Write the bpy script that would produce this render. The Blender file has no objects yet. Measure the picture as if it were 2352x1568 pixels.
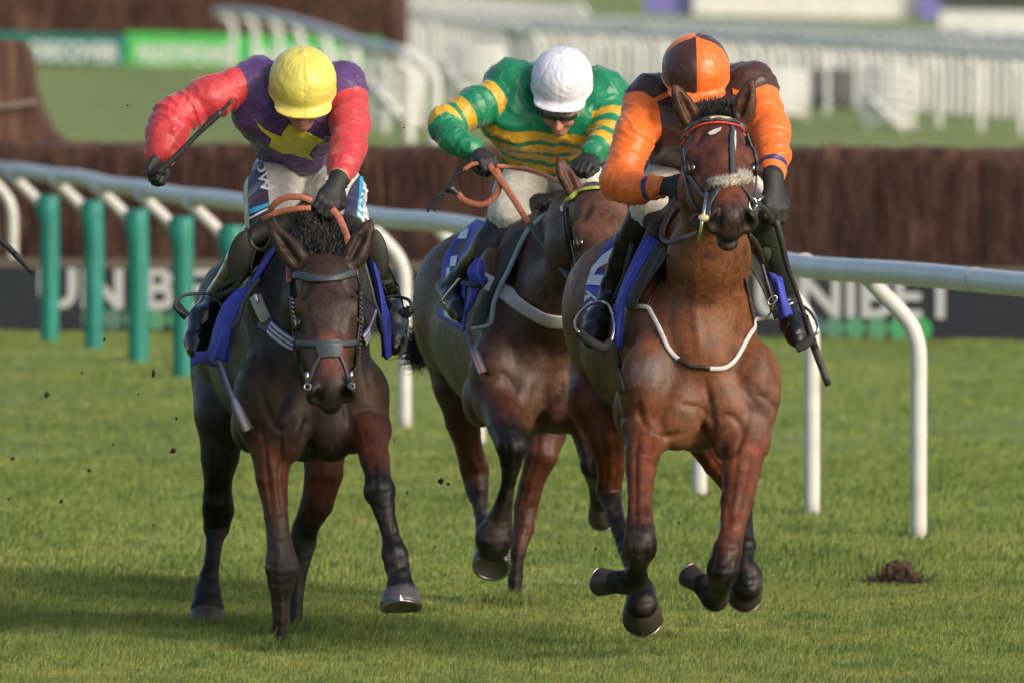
import bpy, math, random
import numpy as np
from mathutils import Vector, Matrix
from mathutils.bvhtree import BVHTree
R_ = math.radians
random.seed(7)
RNG = np.random.default_rng(11)
scene = bpy.context.scene
COL = scene.collection

# ------------------------------------------------------------------ camera, sky, sun, exposure
CAMZ = 2.45
FPX = 26133.0                      # focal length in the units the measurements were taken in (2352 across)
TH = math.atan(794 / FPX)
cam_d = bpy.data.cameras.new('camera'); cam = bpy.data.objects.new('camera', cam_d); COL.objects.link(cam)
cam.location = (0, 0, CAMZ); cam.rotation_euler = (math.pi / 2 - TH, 0, 0)
cam_d.sensor_width = 36; cam_d.lens = 400; cam_d.clip_start = 0.5; cam_d.clip_end = 6000
cam_d.dof.use_dof = True; cam_d.dof.focus_distance = 42.4; cam_d.dof.aperture_fstop = 5.6
scene.camera = cam
world = bpy.data.worlds.new('World'); scene.world = world; world.use_nodes = True
SUN_EL, SUN_AZ = R_(27), R_(132)   # azimuth clockwise from +Y (the view direction): the sun is behind and right of the camera
wn = world.node_tree; bg = wn.nodes['Background']
sky = wn.nodes.new('ShaderNodeTexSky'); sky.sky_type = 'NISHITA'; sky.sun_disc = False
sky.sun_elevation = SUN_EL; sky.sun_rotation = SUN_AZ; sky.air_density = 1.0; sky.dust_density = 3.0
wn.links.new(sky.outputs[0], bg.inputs[0]); bg.inputs[1].default_value = 0.15
sun_d = bpy.data.lights.new('sun', 'SUN'); sun = bpy.data.objects.new('sun', sun_d); COL.objects.link(sun)
sun_d.energy = 2.25; sun_d.angle = R_(20); sun_d.color = (1.0, 0.9, 0.76)
sdir = Vector((math.sin(SUN_AZ) * math.cos(SUN_EL), math.cos(SUN_AZ) * math.cos(SUN_EL), math.sin(SUN_EL)))
sun.rotation_euler = sdir.to_track_quat('Z', 'Y').to_euler(); sun.location = (20, -10, 30)
scene.view_settings.view_transform = 'Standard'; scene.view_settings.look = 'None'
scene.view_settings.exposure = 0.25; scene.view_settings.gamma = 1.0
scene.render.engine = 'CYCLES'; scene.cycles.use_denoising = True
scene.cycles.max_bounces = 6

# ------------------------------------------------------------------ helpers: measuring
CT, ST = math.cos(TH), math.sin(TH)
def P(px, py, Y):
    vx, vy = px - 1176.0, 784.0 - py
    d = np.array([vx, FPX * CT + vy * ST, -FPX * ST + vy * CT])
    return d * (Y / d[1]) + np.array([0, 0, CAMZ])
def S(Y): return FPX / Y           # measured units per metre at distance Y
def unit(v):
    v = np.asarray(v, float); return v / (np.linalg.norm(v) + 1e-12)
def ground_z(y): return 0.0 if y < 90 else 0.0055 * (y - 90)

# ------------------------------------------------------------------ helpers: noise
def _hash(ix, iy, iz):
    n = (ix * 374761393 + iy * 668265263 + iz * 1274126177) & 0x7fffffff
    n = ((n ^ (n >> 13)) * 1274126177) & 0x7fffffff
    return ((n ^ (n >> 16)) & 0xffff) / 65535.0
def vnoise(p):
    p = np.asarray(p, float); i = np.floor(p).astype(np.int64); f = p - i; f = f * f * (3 - 2 * f)
    r = 0
    for dx in (0, 1):
        for dy in (0, 1):
            for dz in (0, 1):
                w = (f[:, 0] if dx else 1 - f[:, 0]) * (f[:, 1] if dy else 1 - f[:, 1]) * (f[:, 2] if dz else 1 - f[:, 2])
                r = r + w * _hash(i[:, 0] + dx, i[:, 1] + dy, i[:, 2] + dz)
    return r * 2 - 1

# ------------------------------------------------------------------ helpers: materials
def srgb(r, g, b):
    return tuple(((c / 255) / 12.92 if c / 255 <= 0.04045 else ((c / 255 + 0.055) / 1.055) ** 2.4) for c in (r, g, b))
def new_mat(name):
    m = bpy.data.materials.new(name); m.use_nodes = True; nt = m.node_tree
    return m, nt, nt.nodes['Principled BSDF']
def N(nt, typ, **kw):
    n = nt.nodes.new(typ)
    for k, v in kw.items(): setattr(n, k, v)
    return n
def tex_noise(nt, scale, detail=4, rough=0.55, dist=0.0, stretch=(1, 1, 1)):
    tc = N(nt, 'ShaderNodeTexCoord'); mp = N(nt, 'ShaderNodeMapping'); mp.inputs['Scale'].default_value = stretch
    nt.links.new(tc.outputs['Object'], mp.inputs['Vector'])
    t = N(nt, 'ShaderNodeTexNoise'); t.inputs['Scale'].default_value = scale; t.inputs['Detail'].default_value = detail
    t.inputs['Roughness'].default_value = rough; t.inputs['Distortion'].default_value = dist
    nt.links.new(mp.outputs[0], t.inputs['Vector']); return t
def ramp(nt, src, stops):
    r = N(nt, 'ShaderNodeValToRGB'); e = r.color_ramp.elements
    while len(e) < len(stops): e.new(0.5)
    for i, (pos, c) in enumerate(stops):
        e[i].position = pos; e[i].color = (*c, 1) if len(c) == 3 else c
    nt.links.new(src, r.inputs[0]); return r
def bump(nt, bsdf, src, strength, dist=0.01, chain=None):
    b = N(nt, 'ShaderNodeBump'); b.inputs['Strength'].default_value = strength; b.inputs['Distance'].default_value = dist
    nt.links.new(src, b.inputs['Height'])
    if chain is not None: nt.links.new(chain.outputs[0], b.inputs['Normal'])
    nt.links.new(b.outputs[0], bsdf.inputs['Normal']); return b
def mixrgb(nt, a, b, fac, mode='MIX'):
    m = N(nt, 'ShaderNodeMix', data_type='RGBA', blend_type=mode)
    for sock, v in ((m.inputs[6], a), (m.inputs[7], b), (m.inputs[0], fac)):
        if hasattr(v, 'is_linked') or hasattr(v, 'links'): nt.links.new(v, sock)
        elif isinstance(v, (int, float)): sock.default_value = v
        else: sock.default_value = (*v[:3], 1)
    return m.outputs[2]
def simple(name, col, rough=0.5, metal=0.0, var=0.15, scale=20, bumps=0.15, coat=0.0, stretch=(1, 1, 1), sheen=0.0, bscale=None, bdist=0.004):
    m, nt, b = new_mat(name)
    t = tex_noise(nt, scale, stretch=stretch)
    lo = tuple(c * (1 - var) for c in col); hi = tuple(min(1, c * (1 + var)) for c in col)
    r = ramp(nt, t.outputs[0], [(0.3, lo), (0.7, hi)]); nt.links.new(r.outputs[0], b.inputs['Base Color'])
    b.inputs['Roughness'].default_value = rough; b.inputs['Metallic'].default_value = metal
    b.inputs['Coat Weight'].default_value = coat; b.inputs['Sheen Weight'].default_value = sheen
    if bumps:
        t2 = tex_noise(nt, bscale or scale * 3, stretch=stretch); bump(nt, b, t2.outputs[0], bumps, bdist)
    return m

# ------------------------------------------------------------------ helpers: meshes and objects
def tag(o, label=None, cat=None, group=None, kind=None):
    if label: o['label'] = label
    if cat: o['category'] = cat
    if group: o['group'] = group
    if kind: o['kind'] = kind
    return o
def empty(name, loc):
    o = bpy.data.objects.new(name, None); o.location = tuple(float(c) for c in loc); o.empty_display_size = 0.2
    COL.objects.link(o); return o
def base_of(o):
    v = np.zeros(3)
    while o is not None: v = v + np.array(o.location); o = o.parent
    return v
def mk(name, verts, faces, mat, parent=None, smooth=True, loc=None):
    """one mesh object; verts are in world coordinates"""
    verts = np.asarray(verts, np.float64)
    off = base_of(parent) if parent is not None else (np.zeros(3) if loc is None else np.asarray(loc, float))
    me = bpy.data.meshes.new(name)
    if isinstance(faces, np.ndarray):
        k = faces.shape[1]
        me.vertices.add(len(verts)); me.loops.add(faces.size); me.polygons.add(len(faces))
        me.vertices.foreach_set('co', (verts - off).astype(np.float32).ravel())
        me.loops.foreach_set('vertex_index', faces.astype(np.int32).ravel())
        me.polygons.foreach_set('loop_start', np.arange(0, faces.size, k, dtype=np.int32))
        me.update(calc_edges=True)
    else:
        me.from_pydata((verts - off).tolist(), [], [tuple(int(i) for i in f) for f in faces]); me.update()
    me.polygons.foreach_set('use_smooth', np.full(len(me.polygons), smooth)); me.update()
    o = bpy.data.objects.new(name, me)
    if mat is not None: me.materials.append(mat)
    if parent is not None: o.parent = parent
    else: o.location = tuple(float(c) for c in off)
    COL.objects.link(o); return o
def attr_f(o, name, vals):
    a = o.data.attributes.new(name, 'FLOAT', 'POINT'); a.data.foreach_set('value', np.asarray(vals, np.float32))
def attr_c(o, name, cols):
    a = o.data.attributes.new(name, 'FLOAT_COLOR', 'POINT')
    c = np.ones((len(cols), 4), np.float32); c[:, :3] = cols; a.data.foreach_set('color', c.ravel())

class MB:
    """collects simple shapes for ONE part"""
    def __init__(s): s.v = []; s.f = []
    def add(s, v, f):
        n = len(s.v); s.v.extend([tuple(map(float, p)) for p in v]); s.f.extend([tuple(int(i) + n for i in q) for q in f])
    def box(s, c, size, rot=None):
        x, y, z = (d / 2 for d in size); vs = [(a * x, b * y, d * z) for a in (-1, 1) for b in (-1, 1) for d in (-1, 1)]
        if rot is not None: vs = [tuple(rot @ Vector(v)) for v in vs]
        s.add([tuple(np.add(v, c)) for v in vs], [(0, 1, 3, 2), (4, 6, 7, 5), (0, 4, 5, 1), (2, 3, 7, 6), (0, 2, 6, 4), (1, 5, 7, 3)])
    def tube(s, pts, r, seg=10, flat=1.0, up=None, caps=True):
        v, f = tube_geo(pts, r, seg, flat, up, caps); s.add(v, f)
    def build(s, name, mat, parent=None, smooth=True, loc=None): return mk(name, s.v, s.f, mat, parent, smooth, loc)

def crom(pts, n):
    """Catmull-Rom through pts, n samples per span"""
    pts = [np.asarray(p, float) for p in pts]
    if len(pts) == 2: return [pts[0] + (pts[1] - pts[0]) * t for t in np.linspace(0, 1, n + 1)]
    q = [2 * pts[0] - pts[1]] + pts + [2 * pts[-1] - pts[-2]]; out = []
    for i in range(1, len(q) - 2):
        for t in np.arange(n) / n:
            a, b, c, d = q[i - 1], q[i], q[i + 1], q[i + 2]
            out.append(0.5 * (2 * b + (c - a) * t + (2 * a - 5 * b + 4 * c - d) * t * t + (-a + 3 * b - 3 * c + d) * t ** 3))
    out.append(pts[-1]); return out
def tube_geo(pts, r, seg=10, flat=1.0, up=None, caps=True):
    pts = [np.asarray(p, float) for p in pts]; n = len(pts)
    rs = r if hasattr(r, '__len__') else [r] * n
    if len(rs) != n: rs = list(np.interp(np.linspace(0, 1, n), np.linspace(0, 1, len(rs)), rs))
    v = []; prev = None
    for i in range(n):
        t = unit(pts[min(i + 1, n - 1)] - pts[max(i - 1, 0)])
        if up is not None: a = np.asarray(up[i] if np.ndim(up) > 1 else up, float)
        elif prev is not None: a = prev
        else: a = np.array([0, 0, 1.]) if abs(t[2]) < 0.9 else np.array([0, 1., 0])
        a = unit(a - t * np.dot(a, t)); prev = a; b = np.cross(t, a)
        for k in range(seg):
            w = 2 * math.pi * k / seg; v.append(pts[i] + rs[i] * (b * math.cos(w) + a * flat * math.sin(w)))
    f = [(i * seg + k, i * seg + (k + 1) % seg, (i + 1) * seg + (k + 1) % seg, (i + 1) * seg + k) for i in range(n - 1) for k in range(seg)]
    if caps: f += [tuple(range(seg))[::-1], tuple((n - 1) * seg + k for k in range(seg))]
    return v, f
def tube_obj(name, pts, r, mat, parent, seg=10, flat=1.0, up=None, loc=None):
    v, f = tube_geo(pts, r, seg, flat, up); return mk(name, v, f, mat, parent, True, loc)
def sheet(name, rows, mat, parent, nu=4, nv=4, thick=0.004, ripple=0.0, rfreq=18.0):
    """cloth: rows of (px,py,Y) control points, smoothed, given thickness"""
    R3 = [[P(*c) for c in r] for r in rows]
    R3 = [crom(r, nu) for r in R3]; cols = [crom([r[j] for r in R3], nv) for j in range(len(R3[0]))]
    G = np.array(cols)                      # [u][v]
    nu_, nv_ = G.shape[:2]
    du = np.gradient(G, axis=0); dv = np.gradient(G, axis=1); nrm = np.cross(du, dv); nrm /= np.linalg.norm(nrm, axis=2, keepdims=True) + 1e-9
    if ripple:
        uu = np.linspace(0, 1, nu_)[:, None]; vv = np.linspace(0, 1, nv_)[None, :]
        w = np.sin(uu * rfreq + 2.1 * np.sin(vv * 3 + uu * 4)) * (0.4 + 0.6 * vv) + 0.5 * np.sin(uu * rfreq * 1.9 + vv * 5)
        G = G + nrm * (w * ripple)[:, :, None]
    A = (G + nrm * thick / 2).reshape(-1, 3); B = (G - nrm * thick / 2).reshape(-1, 3); n = len(A)
    f = []
    for i in range(nu_ - 1):
        for j in range(nv_ - 1):
            a, b, c, d = i * nv_ + j, (i + 1) * nv_ + j, (i + 1) * nv_ + j + 1, i * nv_ + j + 1
            f.append((a, b, c, d)); f.append((a + n, d + n, c + n, b + n))
    def edge(idx):
        for a, b in zip(idx[:-1], idx[1:]): f.append((b, a, a + n, b + n))
    edge([i * nv_ for i in range(nu_)]); edge([i * nv_ + nv_ - 1 for i in range(nu_)][::-1])
    edge([j for j in range(nv_)][::-1]); edge([(nu_ - 1) * nv_ + j for j in range(nv_)])
    o = mk(name, np.vstack([A, B]), f, mat, parent); return o

# ------------------------------------------------------------------ helpers: smooth solids from blended shapes
class Field:
    def __init__(s, h): s.h = h; s.p = []
    def cap(s, a, b, ra, rb, k=0.02, c=-1, flat=None, sub=False, g=0, par=(0, 1)):
        a = np.asarray(a, float); b = np.asarray(b, float); f = 1.0; u = None
        if flat is not None: u, f = unit(flat[0]), flat[1]
        m = max(ra, rb) * max(1, f)
        s.p.append(dict(t='c', a=a, b=b, ra=ra, rb=rb, k=k, c=c, u=u, f=f, sub=sub, g=g, par=par, lo=np.minimum(a, b) - m, hi=np.maximum(a, b) + m))
    def ell(s, c0, r, ax=None, k=0.02, c=-1, sub=False, g=0):
        c0 = np.asarray(c0, float); r = np.asarray(r, float) * np.ones(3); A = np.eye(3) if ax is None else np.array([unit(x) for x in ax])
        ext = np.sqrt(((A * r[:, None]) ** 2).sum(0))
        s.p.append(dict(t='e', a=c0, r=r, A=A, k=k, c=c, sub=sub, g=g, par=(0, 0), lo=c0 - ext, hi=c0 + ext))
    def chain(s, pts, rs, k=0.02, c=-1, cs=None, flat=None, g=0):
        L = [0]
        for a, b in zip(pts[:-1], pts[1:]): L.append(L[-1] + np.linalg.norm(np.subtract(b, a)))
        for i in range(len(pts) - 1):
            s.cap(pts[i], pts[i + 1], rs[i], rs[i + 1], k, cs[i] if cs else c, flat, False, g, (L[i], L[i + 1]))
    @staticmethod
    def ev(q, X, Y, Z, want_t=False):
        if q['t'] == 'e':
            A, r = q['A'], q['r']; x, y, z = X - q['a'][0], Y - q['a'][1], Z - q['a'][2]
            e = [(x * A[i, 0] + y * A[i, 1] + z * A[i, 2]) for i in range(3)]
            k0 = np.sqrt(sum((e[i] / r[i]) ** 2 for i in range(3))) + 1e-6; k1 = np.sqrt(sum((e[i] / r[i] ** 2) ** 2 for i in range(3))) + 1e-6
            return k0 * (k0 - 1) / k1
        a, b, f, u = q['a'], q['b'], q['f'], q['u']
        x, y, z = X - a[0], Y - a[1], Z - a[2]; ba = b - a
        if u is not None:
            m = (1 / f - 1); du = (x * u[0] + y * u[1] + z * u[2]) * m; x = x + u[0] * du; y = y + u[1] * du; z = z + u[2] * du
            ba = ba + u * (ba @ u) * m
        L2 = ba @ ba + 1e-9; t = np.clip((x * ba[0] + y * ba[1] + z * ba[2]) / L2, 0, 1)
        d = np.sqrt((x - ba[0] * t) ** 2 + (y - ba[1] * t) ** 2 + (z - ba[2] * t) ** 2) - (q['ra'] + (q['rb'] - q['ra']) * t)
        if f < 1: d = d * (0.5 + 0.5 * f)
        if want_t: return d, t
        return d
    def mesh(s, smooth=1):
        h = s.h; add = [q for q in s.p if not q['sub']]
        lo = np.min([q['lo'] for q in add], 0) - 3 * h; hi = np.max([q['hi'] for q in add], 0) + 3 * h
        n = np.ceil((hi - lo) / h).astype(int) + 1; D = np.full(n, 9.0, np.float32)
        ax = [(lo[i] + h * np.arange(n[i])).astype(np.float32) for i in range(3)]
        for q in s.p:
            m = q['k'] + 2.5 * h; i0 = np.clip(((q['lo'] - m - lo) / h).astype(int), 0, n); i1 = np.clip(((q['hi'] + m - lo) / h).astype(int) + 2, 0, n)
            if (i1 <= i0).any(): continue
            sl = tuple(slice(i0[i], i1[i]) for i in range(3))
            X, Y, Z = ax[0][sl[0]][:, None, None], ax[1][sl[1]][None, :, None], ax[2][sl[2]][None, None, :]
            d = s.ev(q, X, Y, Z).astype(np.float32); o = D[sl]; k = q['k']
            if q['sub']:
                d = -d; w = np.maximum(k - np.abs(o - d), 0) / k; D[sl] = np.maximum(o, d) + w * w * k / 4
            else:
                w = np.maximum(k - np.abs(o - d), 0) / k; D[sl] = np.minimum(o, d) - w * w * k / 4
        ins = D < 0
        cnt = sum(ins[i:n[0] - 1 + i, j:n[1] - 1 + j, l:n[2] - 1 + l].astype(np.int8) for i in (0, 1) for j in (0, 1) for l in (0, 1))
        act = (cnt > 0) & (cnt < 8); I = np.argwhere(act); idx = np.full(act.shape, -1, np.int64); idx[act] = np.arange(len(I))
        cor = {}
        for c in [(i, j, l) for i in (0, 1) for j in (0, 1) for l in (0, 1)]: cor[c] = D[I[:, 0] + c[0], I[:, 1] + c[1], I[:, 2] + c[2]]
        acc = np.zeros((len(I), 3)); ct = np.zeros(len(I))
        for c in cor:
            for a in range(3):
                if c[a] == 0:
                    e = list(c); e[a] = 1; e = tuple(e); va, vb = cor[c], cor[e]; m = (va < 0) != (vb < 0)
                    t = np.where(m, va / np.where(m, va - vb, 1), 0); p = np.tile(np.array(c, float), (len(I), 1)); p[:, a] = t
                    acc[m] += p[m]; ct[m] += 1
        V = lo + h * (I + acc / ct[:, None]); F = []
        for a in range(3):
            b, c = (a + 1) % 3, (a + 2) % 3
            s0 = [slice(None)] * 3; s1 = [slice(None)] * 3; s0[a] = slice(0, -1); s1[a] = slice(1, None)
            for o_ in (b, c): s0[o_] = slice(1, -1); s1[o_] = slice(1, -1)
            x0, x1 = ins[tuple(s0)], ins[tuple(s1)]
            for flip, m in ((False, x0 & ~x1), (True, ~x0 & x1)):
                E = np.argwhere(m)
                if not len(E): continue
                E[:, b] += 1; E[:, c] += 1
                def at(db, dc):
                    q = E.copy(); q[:, b] -= db; q[:, c] -= dc; return idx[q[:, 0], q[:, 1], q[:, 2]]
                Q = np.stack([at(1, 1), at(0, 1), at(0, 0), at(1, 0)], 1)
                F.append(Q[:, ::-1] if flip else Q)
        F = np.vstack(F)
        for _ in range(smooth): V = lap(V, F)
        s.V, s.F = V, F; return V, F
    def dists(s, V, sel=None):
        out = []; x, y, z = V[:, 0], V[:, 1], V[:, 2]
        for q in s.p:
            if q['sub'] or (sel is not None and not sel(q)): continue
            out.append((q, s.ev(q, x, y, z)))
        return out
    def colors(s, V, pal, tau=0.012):
        ds = [(q, d) for q, d in s.dists(V) if q['c'] >= 0]; D = np.array([d for _, d in ds]); D -= D.min(0)
        w = np.exp(-D / tau); w /= w.sum(0); C = np.array([pal[q['c']] for q, _ in ds]); return w.T @ C
    def gdist(s, V, g):
        return np.min([d for _, d in s.dists(V, lambda q: q['g'] == g)], 0)
    def gparam(s, V, g):
        best = np.full(len(V), 1e9); par = np.zeros(len(V))
        for q in s.p:
            if q['g'] != g or q['t'] != 'c' or q['sub']: continue
            d, t = s.ev(q, V[:, 0], V[:, 1], V[:, 2], True); m = d < best
            best[m] = d[m]; par[m] = (q['par'][0] + (q['par'][1] - q['par'][0]) * t)[m]
        return par
def lap(V, F, w=0.5):
    e = np.vstack([F[:, [i, (i + 1) % F.shape[1]]] for i in range(F.shape[1])]); n = len(V); acc = np.zeros((n, 3)); c = np.zeros(n)
    for a, b in ((0, 1), (1, 0)):
        c += np.bincount(e[:, a], minlength=n)
        for k in range(3): acc[:, k] += np.bincount(e[:, a], weights=V[e[:, b], k], minlength=n)
    return V * (1 - w) + w * acc / np.maximum(c, 1)[:, None]
def vnormals(V, F):
    fn = np.cross(V[F[:, 2]] - V[F[:, 0]], V[F[:, 3]] - V[F[:, 1]]); n = np.zeros_like(V)
    for k in range(3):
        for i in range(4): n[:, k] += np.bincount(F[:, i], weights=fn[:, k], minlength=len(V))
    return n / (np.linalg.norm(n, axis=1, keepdims=True) + 1e-12)
def bvh_of(V, F): return BVHTree.FromPolygons(V.tolist(), F.tolist())
CAMP = Vector((0, 0, CAMZ))
def hit(bvhs, px, py, off=0.004):
    d = Vector(P(px, py, 40.0)) - CAMP; d.normalize(); best = None
    for b in (bvhs if isinstance(bvhs, (list, tuple)) else [bvhs]):
        r = b.ray_cast(CAMP, d)
        if r[0] is not None and (best is None or r[3] < best[2]):
            n = r[1]; n = -n if n.dot(d) > 0 else n; best = (r[0] + n * off, n, r[3])
    return best
def strap(name, bvhs, path, w, mat, parent, off=0.005, thick=0.004, n=7, fallY=None):
    """a flat strap that follows the surface under the measured path; w is its width in metres"""
    pp = crom([np.array([a, b, 0.]) for a, b in path], n); pts = []; nr = []
    for q in pp:
        r = hit(bvhs, q[0], q[1], off)
        pts.append(None if r is None else np.array(r[0])); nr.append(None if r is None else np.array(r[1]))
    ok = [i for i, p in enumerate(pts) if p is not None]
    if not ok:
        pts = [P(q[0], q[1], fallY or 42.0) for q in pp]; nr = [np.array([0, -1., 0])] * len(pp)
    else:
        for i, q in enumerate(pp):
            if pts[i] is None:
                j = min(ok, key=lambda t: abs(t - i)); pts[i] = P(q[0], q[1], pts[j][1] + 0.01); nr[i] = nr[j]
    A = np.array(pts); A[1:-1] = (A[:-2] + A[1:-1] * 2 + A[2:]) / 4
    nn = np.array(nr)
    for _ in range(3): nn[1:-1] = (nn[:-2] + nn[1:-1] + nn[2:]) / 3
    return tube_obj(name, list(A), w / 2, mat, parent, seg=8, flat=thick / (w / 2), up=nn)
def decal(name, bvhs, poly, mat, parent, off=0.003, step=6.0):
    """an applique cut to a measured outline, laid on the surface"""
    import bmesh
    bm = bmesh.new(); vs = [bm.verts.new((x, y, 0)) for x, y in poly]; bm.faces.new(vs)
    bmesh.ops.triangulate(bm, faces=bm.faces[:])
    for _ in range(6):
        L = [e for e in bm.edges if e.calc_length() > step]
        if not L: break
        bmesh.ops.subdivide_edges(bm, edges=L, cuts=1); bmesh.ops.triangulate(bm, faces=bm.faces[:])
    bm.verts.ensure_lookup_table(); V = []; last = None; bad = set()
    for v in bm.verts:
        r = hit(bvhs, v.co.x, v.co.y, off)
        if r is None: bad.add(v.index); V.append((0, 0, 0))
        else: V.append(tuple(r[0]))
    F = [[v.index for v in f.verts] for f in bm.faces if not any(v.index in bad for v in f.verts)]
    F = [f for f in F if max(abs(V[f[i]][1] - V[f[j]][1]) for i in range(3) for j in range(3)) < 0.12]
    used = sorted({i for f in F for i in f}); mp = {a: i for i, a in enumerate(used)}; bm.free()
    if not F: return None
    return mk(name, [V[i] for i in used], [[mp[i] for i in f] for f in F], mat, parent)
def text_polys(s, bold=0.0):
    c = bpy.data.curves.new('t', 'FONT'); c.body = s; c.size = 1.0; c.offset = bold; c.resolution_u = 3
    o = bpy.data.objects.new('t', c); COL.objects.link(o); bpy.context.view_layer.update()
    me = bpy.data.meshes.new_from_object(o.evaluated_get(bpy.context.evaluated_depsgraph_get()))
    V = np.array([v.co[:] for v in me.vertices]) if len(me.vertices) else np.zeros((0, 3)); F = [list(p.vertices) for p in me.polygons]
    bpy.data.objects.remove(o); bpy.data.curves.remove(c); bpy.data.meshes.remove(me); return V, F
def text_decal(name, bvhs, s, origin, ex, ey, mat, parent, off=0.004, bold=0.02):
    """lettering laid on cloth; origin and the two unit edge vectors are in measured units"""
    V, F = text_polys(s, bold); out = []; ok = []
    for v in V:
        x = origin[0] + ex[0] * v[0] + ey[0] * v[1]; y = origin[1] + ex[1] * v[0] + ey[1] * v[1]
        r = hit(bvhs, x, y, off); ok.append(r is not None); out.append(tuple(r[0]) if r else (0, 0, 0))
    F = [f for f in F if all(ok[i] for i in f) and max(abs(out[i][1] - out[j][1]) for i in f for j in f) < 0.08]
    if F: return mk(name, out, F, mat, parent, smooth=False)
def text_flat(name, s, mat, parent, origin, ex, ez, bold=0.02, thick=None):
    V, F = text_polys(s, bold); o = np.asarray(origin, float)
    W = [o + np.asarray(ex) * v[0] + np.asarray(ez) * v[1] for v in V]; return mk(name, W, F, mat, parent, smooth=False)
# ------------------------------------------------------------------ ground
def grass_mat(blade=False):
    m, nt, b = new_mat('turf_blades' if blade else 'turf')
    big = tex_noise(nt, 0.55, 5, 0.6, 0.4); mid = tex_noise(nt, 4.0, 5, 0.65, 0.3, (1, 0.5, 1)); fine = tex_noise(nt, 60, 3, 0.7, 0, (1, 0.25, 1))
    c1 = ramp(nt, big.outputs[0], [(0.28, (0.115, 0.160, 0.045)), (0.45, (0.150, 0.190, 0.056)), (0.62, (0.185, 0.215, 0.070)), (0.8, (0.200, 0.215, 0.082))])
    c2 = ramp(nt, mid.outputs[0], [(0.3, (0.50, 0.66, 0.55)), (0.5, (0.84, 0.93, 0.86)), (0.72, (1.15, 1.12, 1.02))])
    c = mixrgb(nt, c1.outputs[0], c2.outputs[0], 1.0, 'MULTIPLY')
    if blade:
        a = N(nt, 'ShaderNodeAttribute', attribute_name='tint'); c = mixrgb(nt, c, a.outputs['Color'], 1.0, 'MULTIPLY'); c = mixrgb(nt, c, (1.12, 1.08, 0.95), 1.0, 'MULTIPLY')
        b.inputs['Subsurface Weight'].default_value = 0.0
    else:
        c3 = ramp(nt, fine.outputs[0], [(0.35, (0.62, 0.66, 0.6)), (0.7, (1.15, 1.12, 1.1))]); c = mixrgb(nt, c, c3.outputs[0], 1.0, 'MULTIPLY'); c = mixrgb(nt, c, (1.80, 1.60, 1.38), 1.0, 'MULTIPLY')
        bump(nt, b, fine.outputs[0], 0.5, 0.03)
    nt.links.new(c, b.inputs['Base Color']); b.inputs['Roughness'].default_value = 0.65; b.inputs['Specular IOR Level'].default_value = 0.25
    return m
M_turf = grass_mat()
ys = np.concatenate([np.linspace(-20, 36, 8), np.linspace(37, 60, 140), np.linspace(61, 90, 60), np.linspace(92, 300, 60), np.linspace(320, 4000, 30)])
xs = np.concatenate([np.linspace(-900, -12, 12), np.linspace(-8, 8, 90), np.linspace(12, 900, 12)])
X, Y = np.meshgrid(xs, ys, indexing='ij')
def und(x, y):
    p = np.stack([x * 0.35, y * 0.22, np.zeros_like(x)], -1).reshape(-1, 3)
    return (vnoise(p) * 0.014 + vnoise(p * 4.3) * 0.007).reshape(x.shape)
Z = np.where(Y > 90, 0.0055 * (np.minimum(Y, 1500) - 90), 0) + und(X, Y) * (np.abs(X) < 12) * (Y < 90)
nx, ny = X.shape; ii, jj = np.meshgrid(np.arange(nx - 1), np.arange(ny - 1), indexing='ij')
F = np.stack([ii * ny + jj, (ii + 1) * ny + jj, (ii + 1) * ny + jj + 1, ii * ny + jj + 1], -1).reshape(-1, 4)
ground = mk('ground', np.stack([X, Y, Z], -1).reshape(-1, 3), F, M_turf, None)
tag(ground, 'mown green turf of the racecourse', None, None, 'structure')

# grass blades: nobody could count them
def blades(n, y0, y1, half, hh, ww, seed):
    r = np.random.default_rng(seed)
    y = y0 + (y1 - y0) * r.random(n) ** 1.15; x = (r.random(n) * 2 - 1) * (half * y / 42.0)
    pat = vnoise(np.stack([x * 1.3, y * 0.8, np.zeros(n)], -1)); pat2 = vnoise(np.stack([x * 7, y * 5, np.zeros(n) + 5], -1))
    h = hh * (0.75 + 0.45 * pat + 0.25 * pat2) * (0.6 + 0.7 * r.random(n)); h = np.maximum(h, 0.01)
    a = r.normal(0.0, 1.0, n) * 0.5 + 0.38; lx = np.sin(a) * h * (0.35 + 0.4 * r.random(n)); ly = r.normal(0, 0.3, n) * h
    w = ww * (0.7 + 0.6 * r.random(n)) * (y / 42); z = und(x, y) - 0.004; th = r.normal(0, 0.5, n); wx, wy = np.cos(th) * w / 2, np.sin(th) * w / 2
    V = np.empty((n, 5, 3))
    V[:, 0] = np.stack([x - wx, y - wy, z], -1); V[:, 1] = np.stack([x + wx, y + wy, z], -1)
    V[:, 2] = np.stack([x + wx * .8 + lx * .35, y + wy * .8 + ly * .35, z + h * .6], -1); V[:, 3] = np.stack([x - wx * .8 + lx * .35, y - wy * .8 + ly * .35, z + h * .6], -1)
    V[:, 4] = np.stack([x + lx, y + ly, z + h], -1)
    k = np.arange(n)[:, None] * 5; F = np.vstack([np.hstack([k + [[0, 1, 2]]]), np.hstack([k + [[0, 2, 3]]]), np.hstack([k + [[3, 2, 4]]])])
    far = seed > 1; dry = (r.random(n) < (0.0 if far else 0.05))[:, None]; t = (0.9 + 0.2 * r.random((n, 1))) if far else (0.62 + 0.72 * r.random((n, 1))); C = np.tile(np.array([[1.0, 1.0, 1.0]]), (n, 1)) * t
    C = np.where(dry, C * [[1.7, 1.25, 1.6]], C * (1 + (0.03 if far else 0.10) * r.normal(size=(n, 1)) * [[1, 0, -0.5]])); C = np.repeat(C, 5, 0)
    return V.reshape(-1, 3), F, C
Vs, Fs, Cs = [], [], []; o = 0
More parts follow.
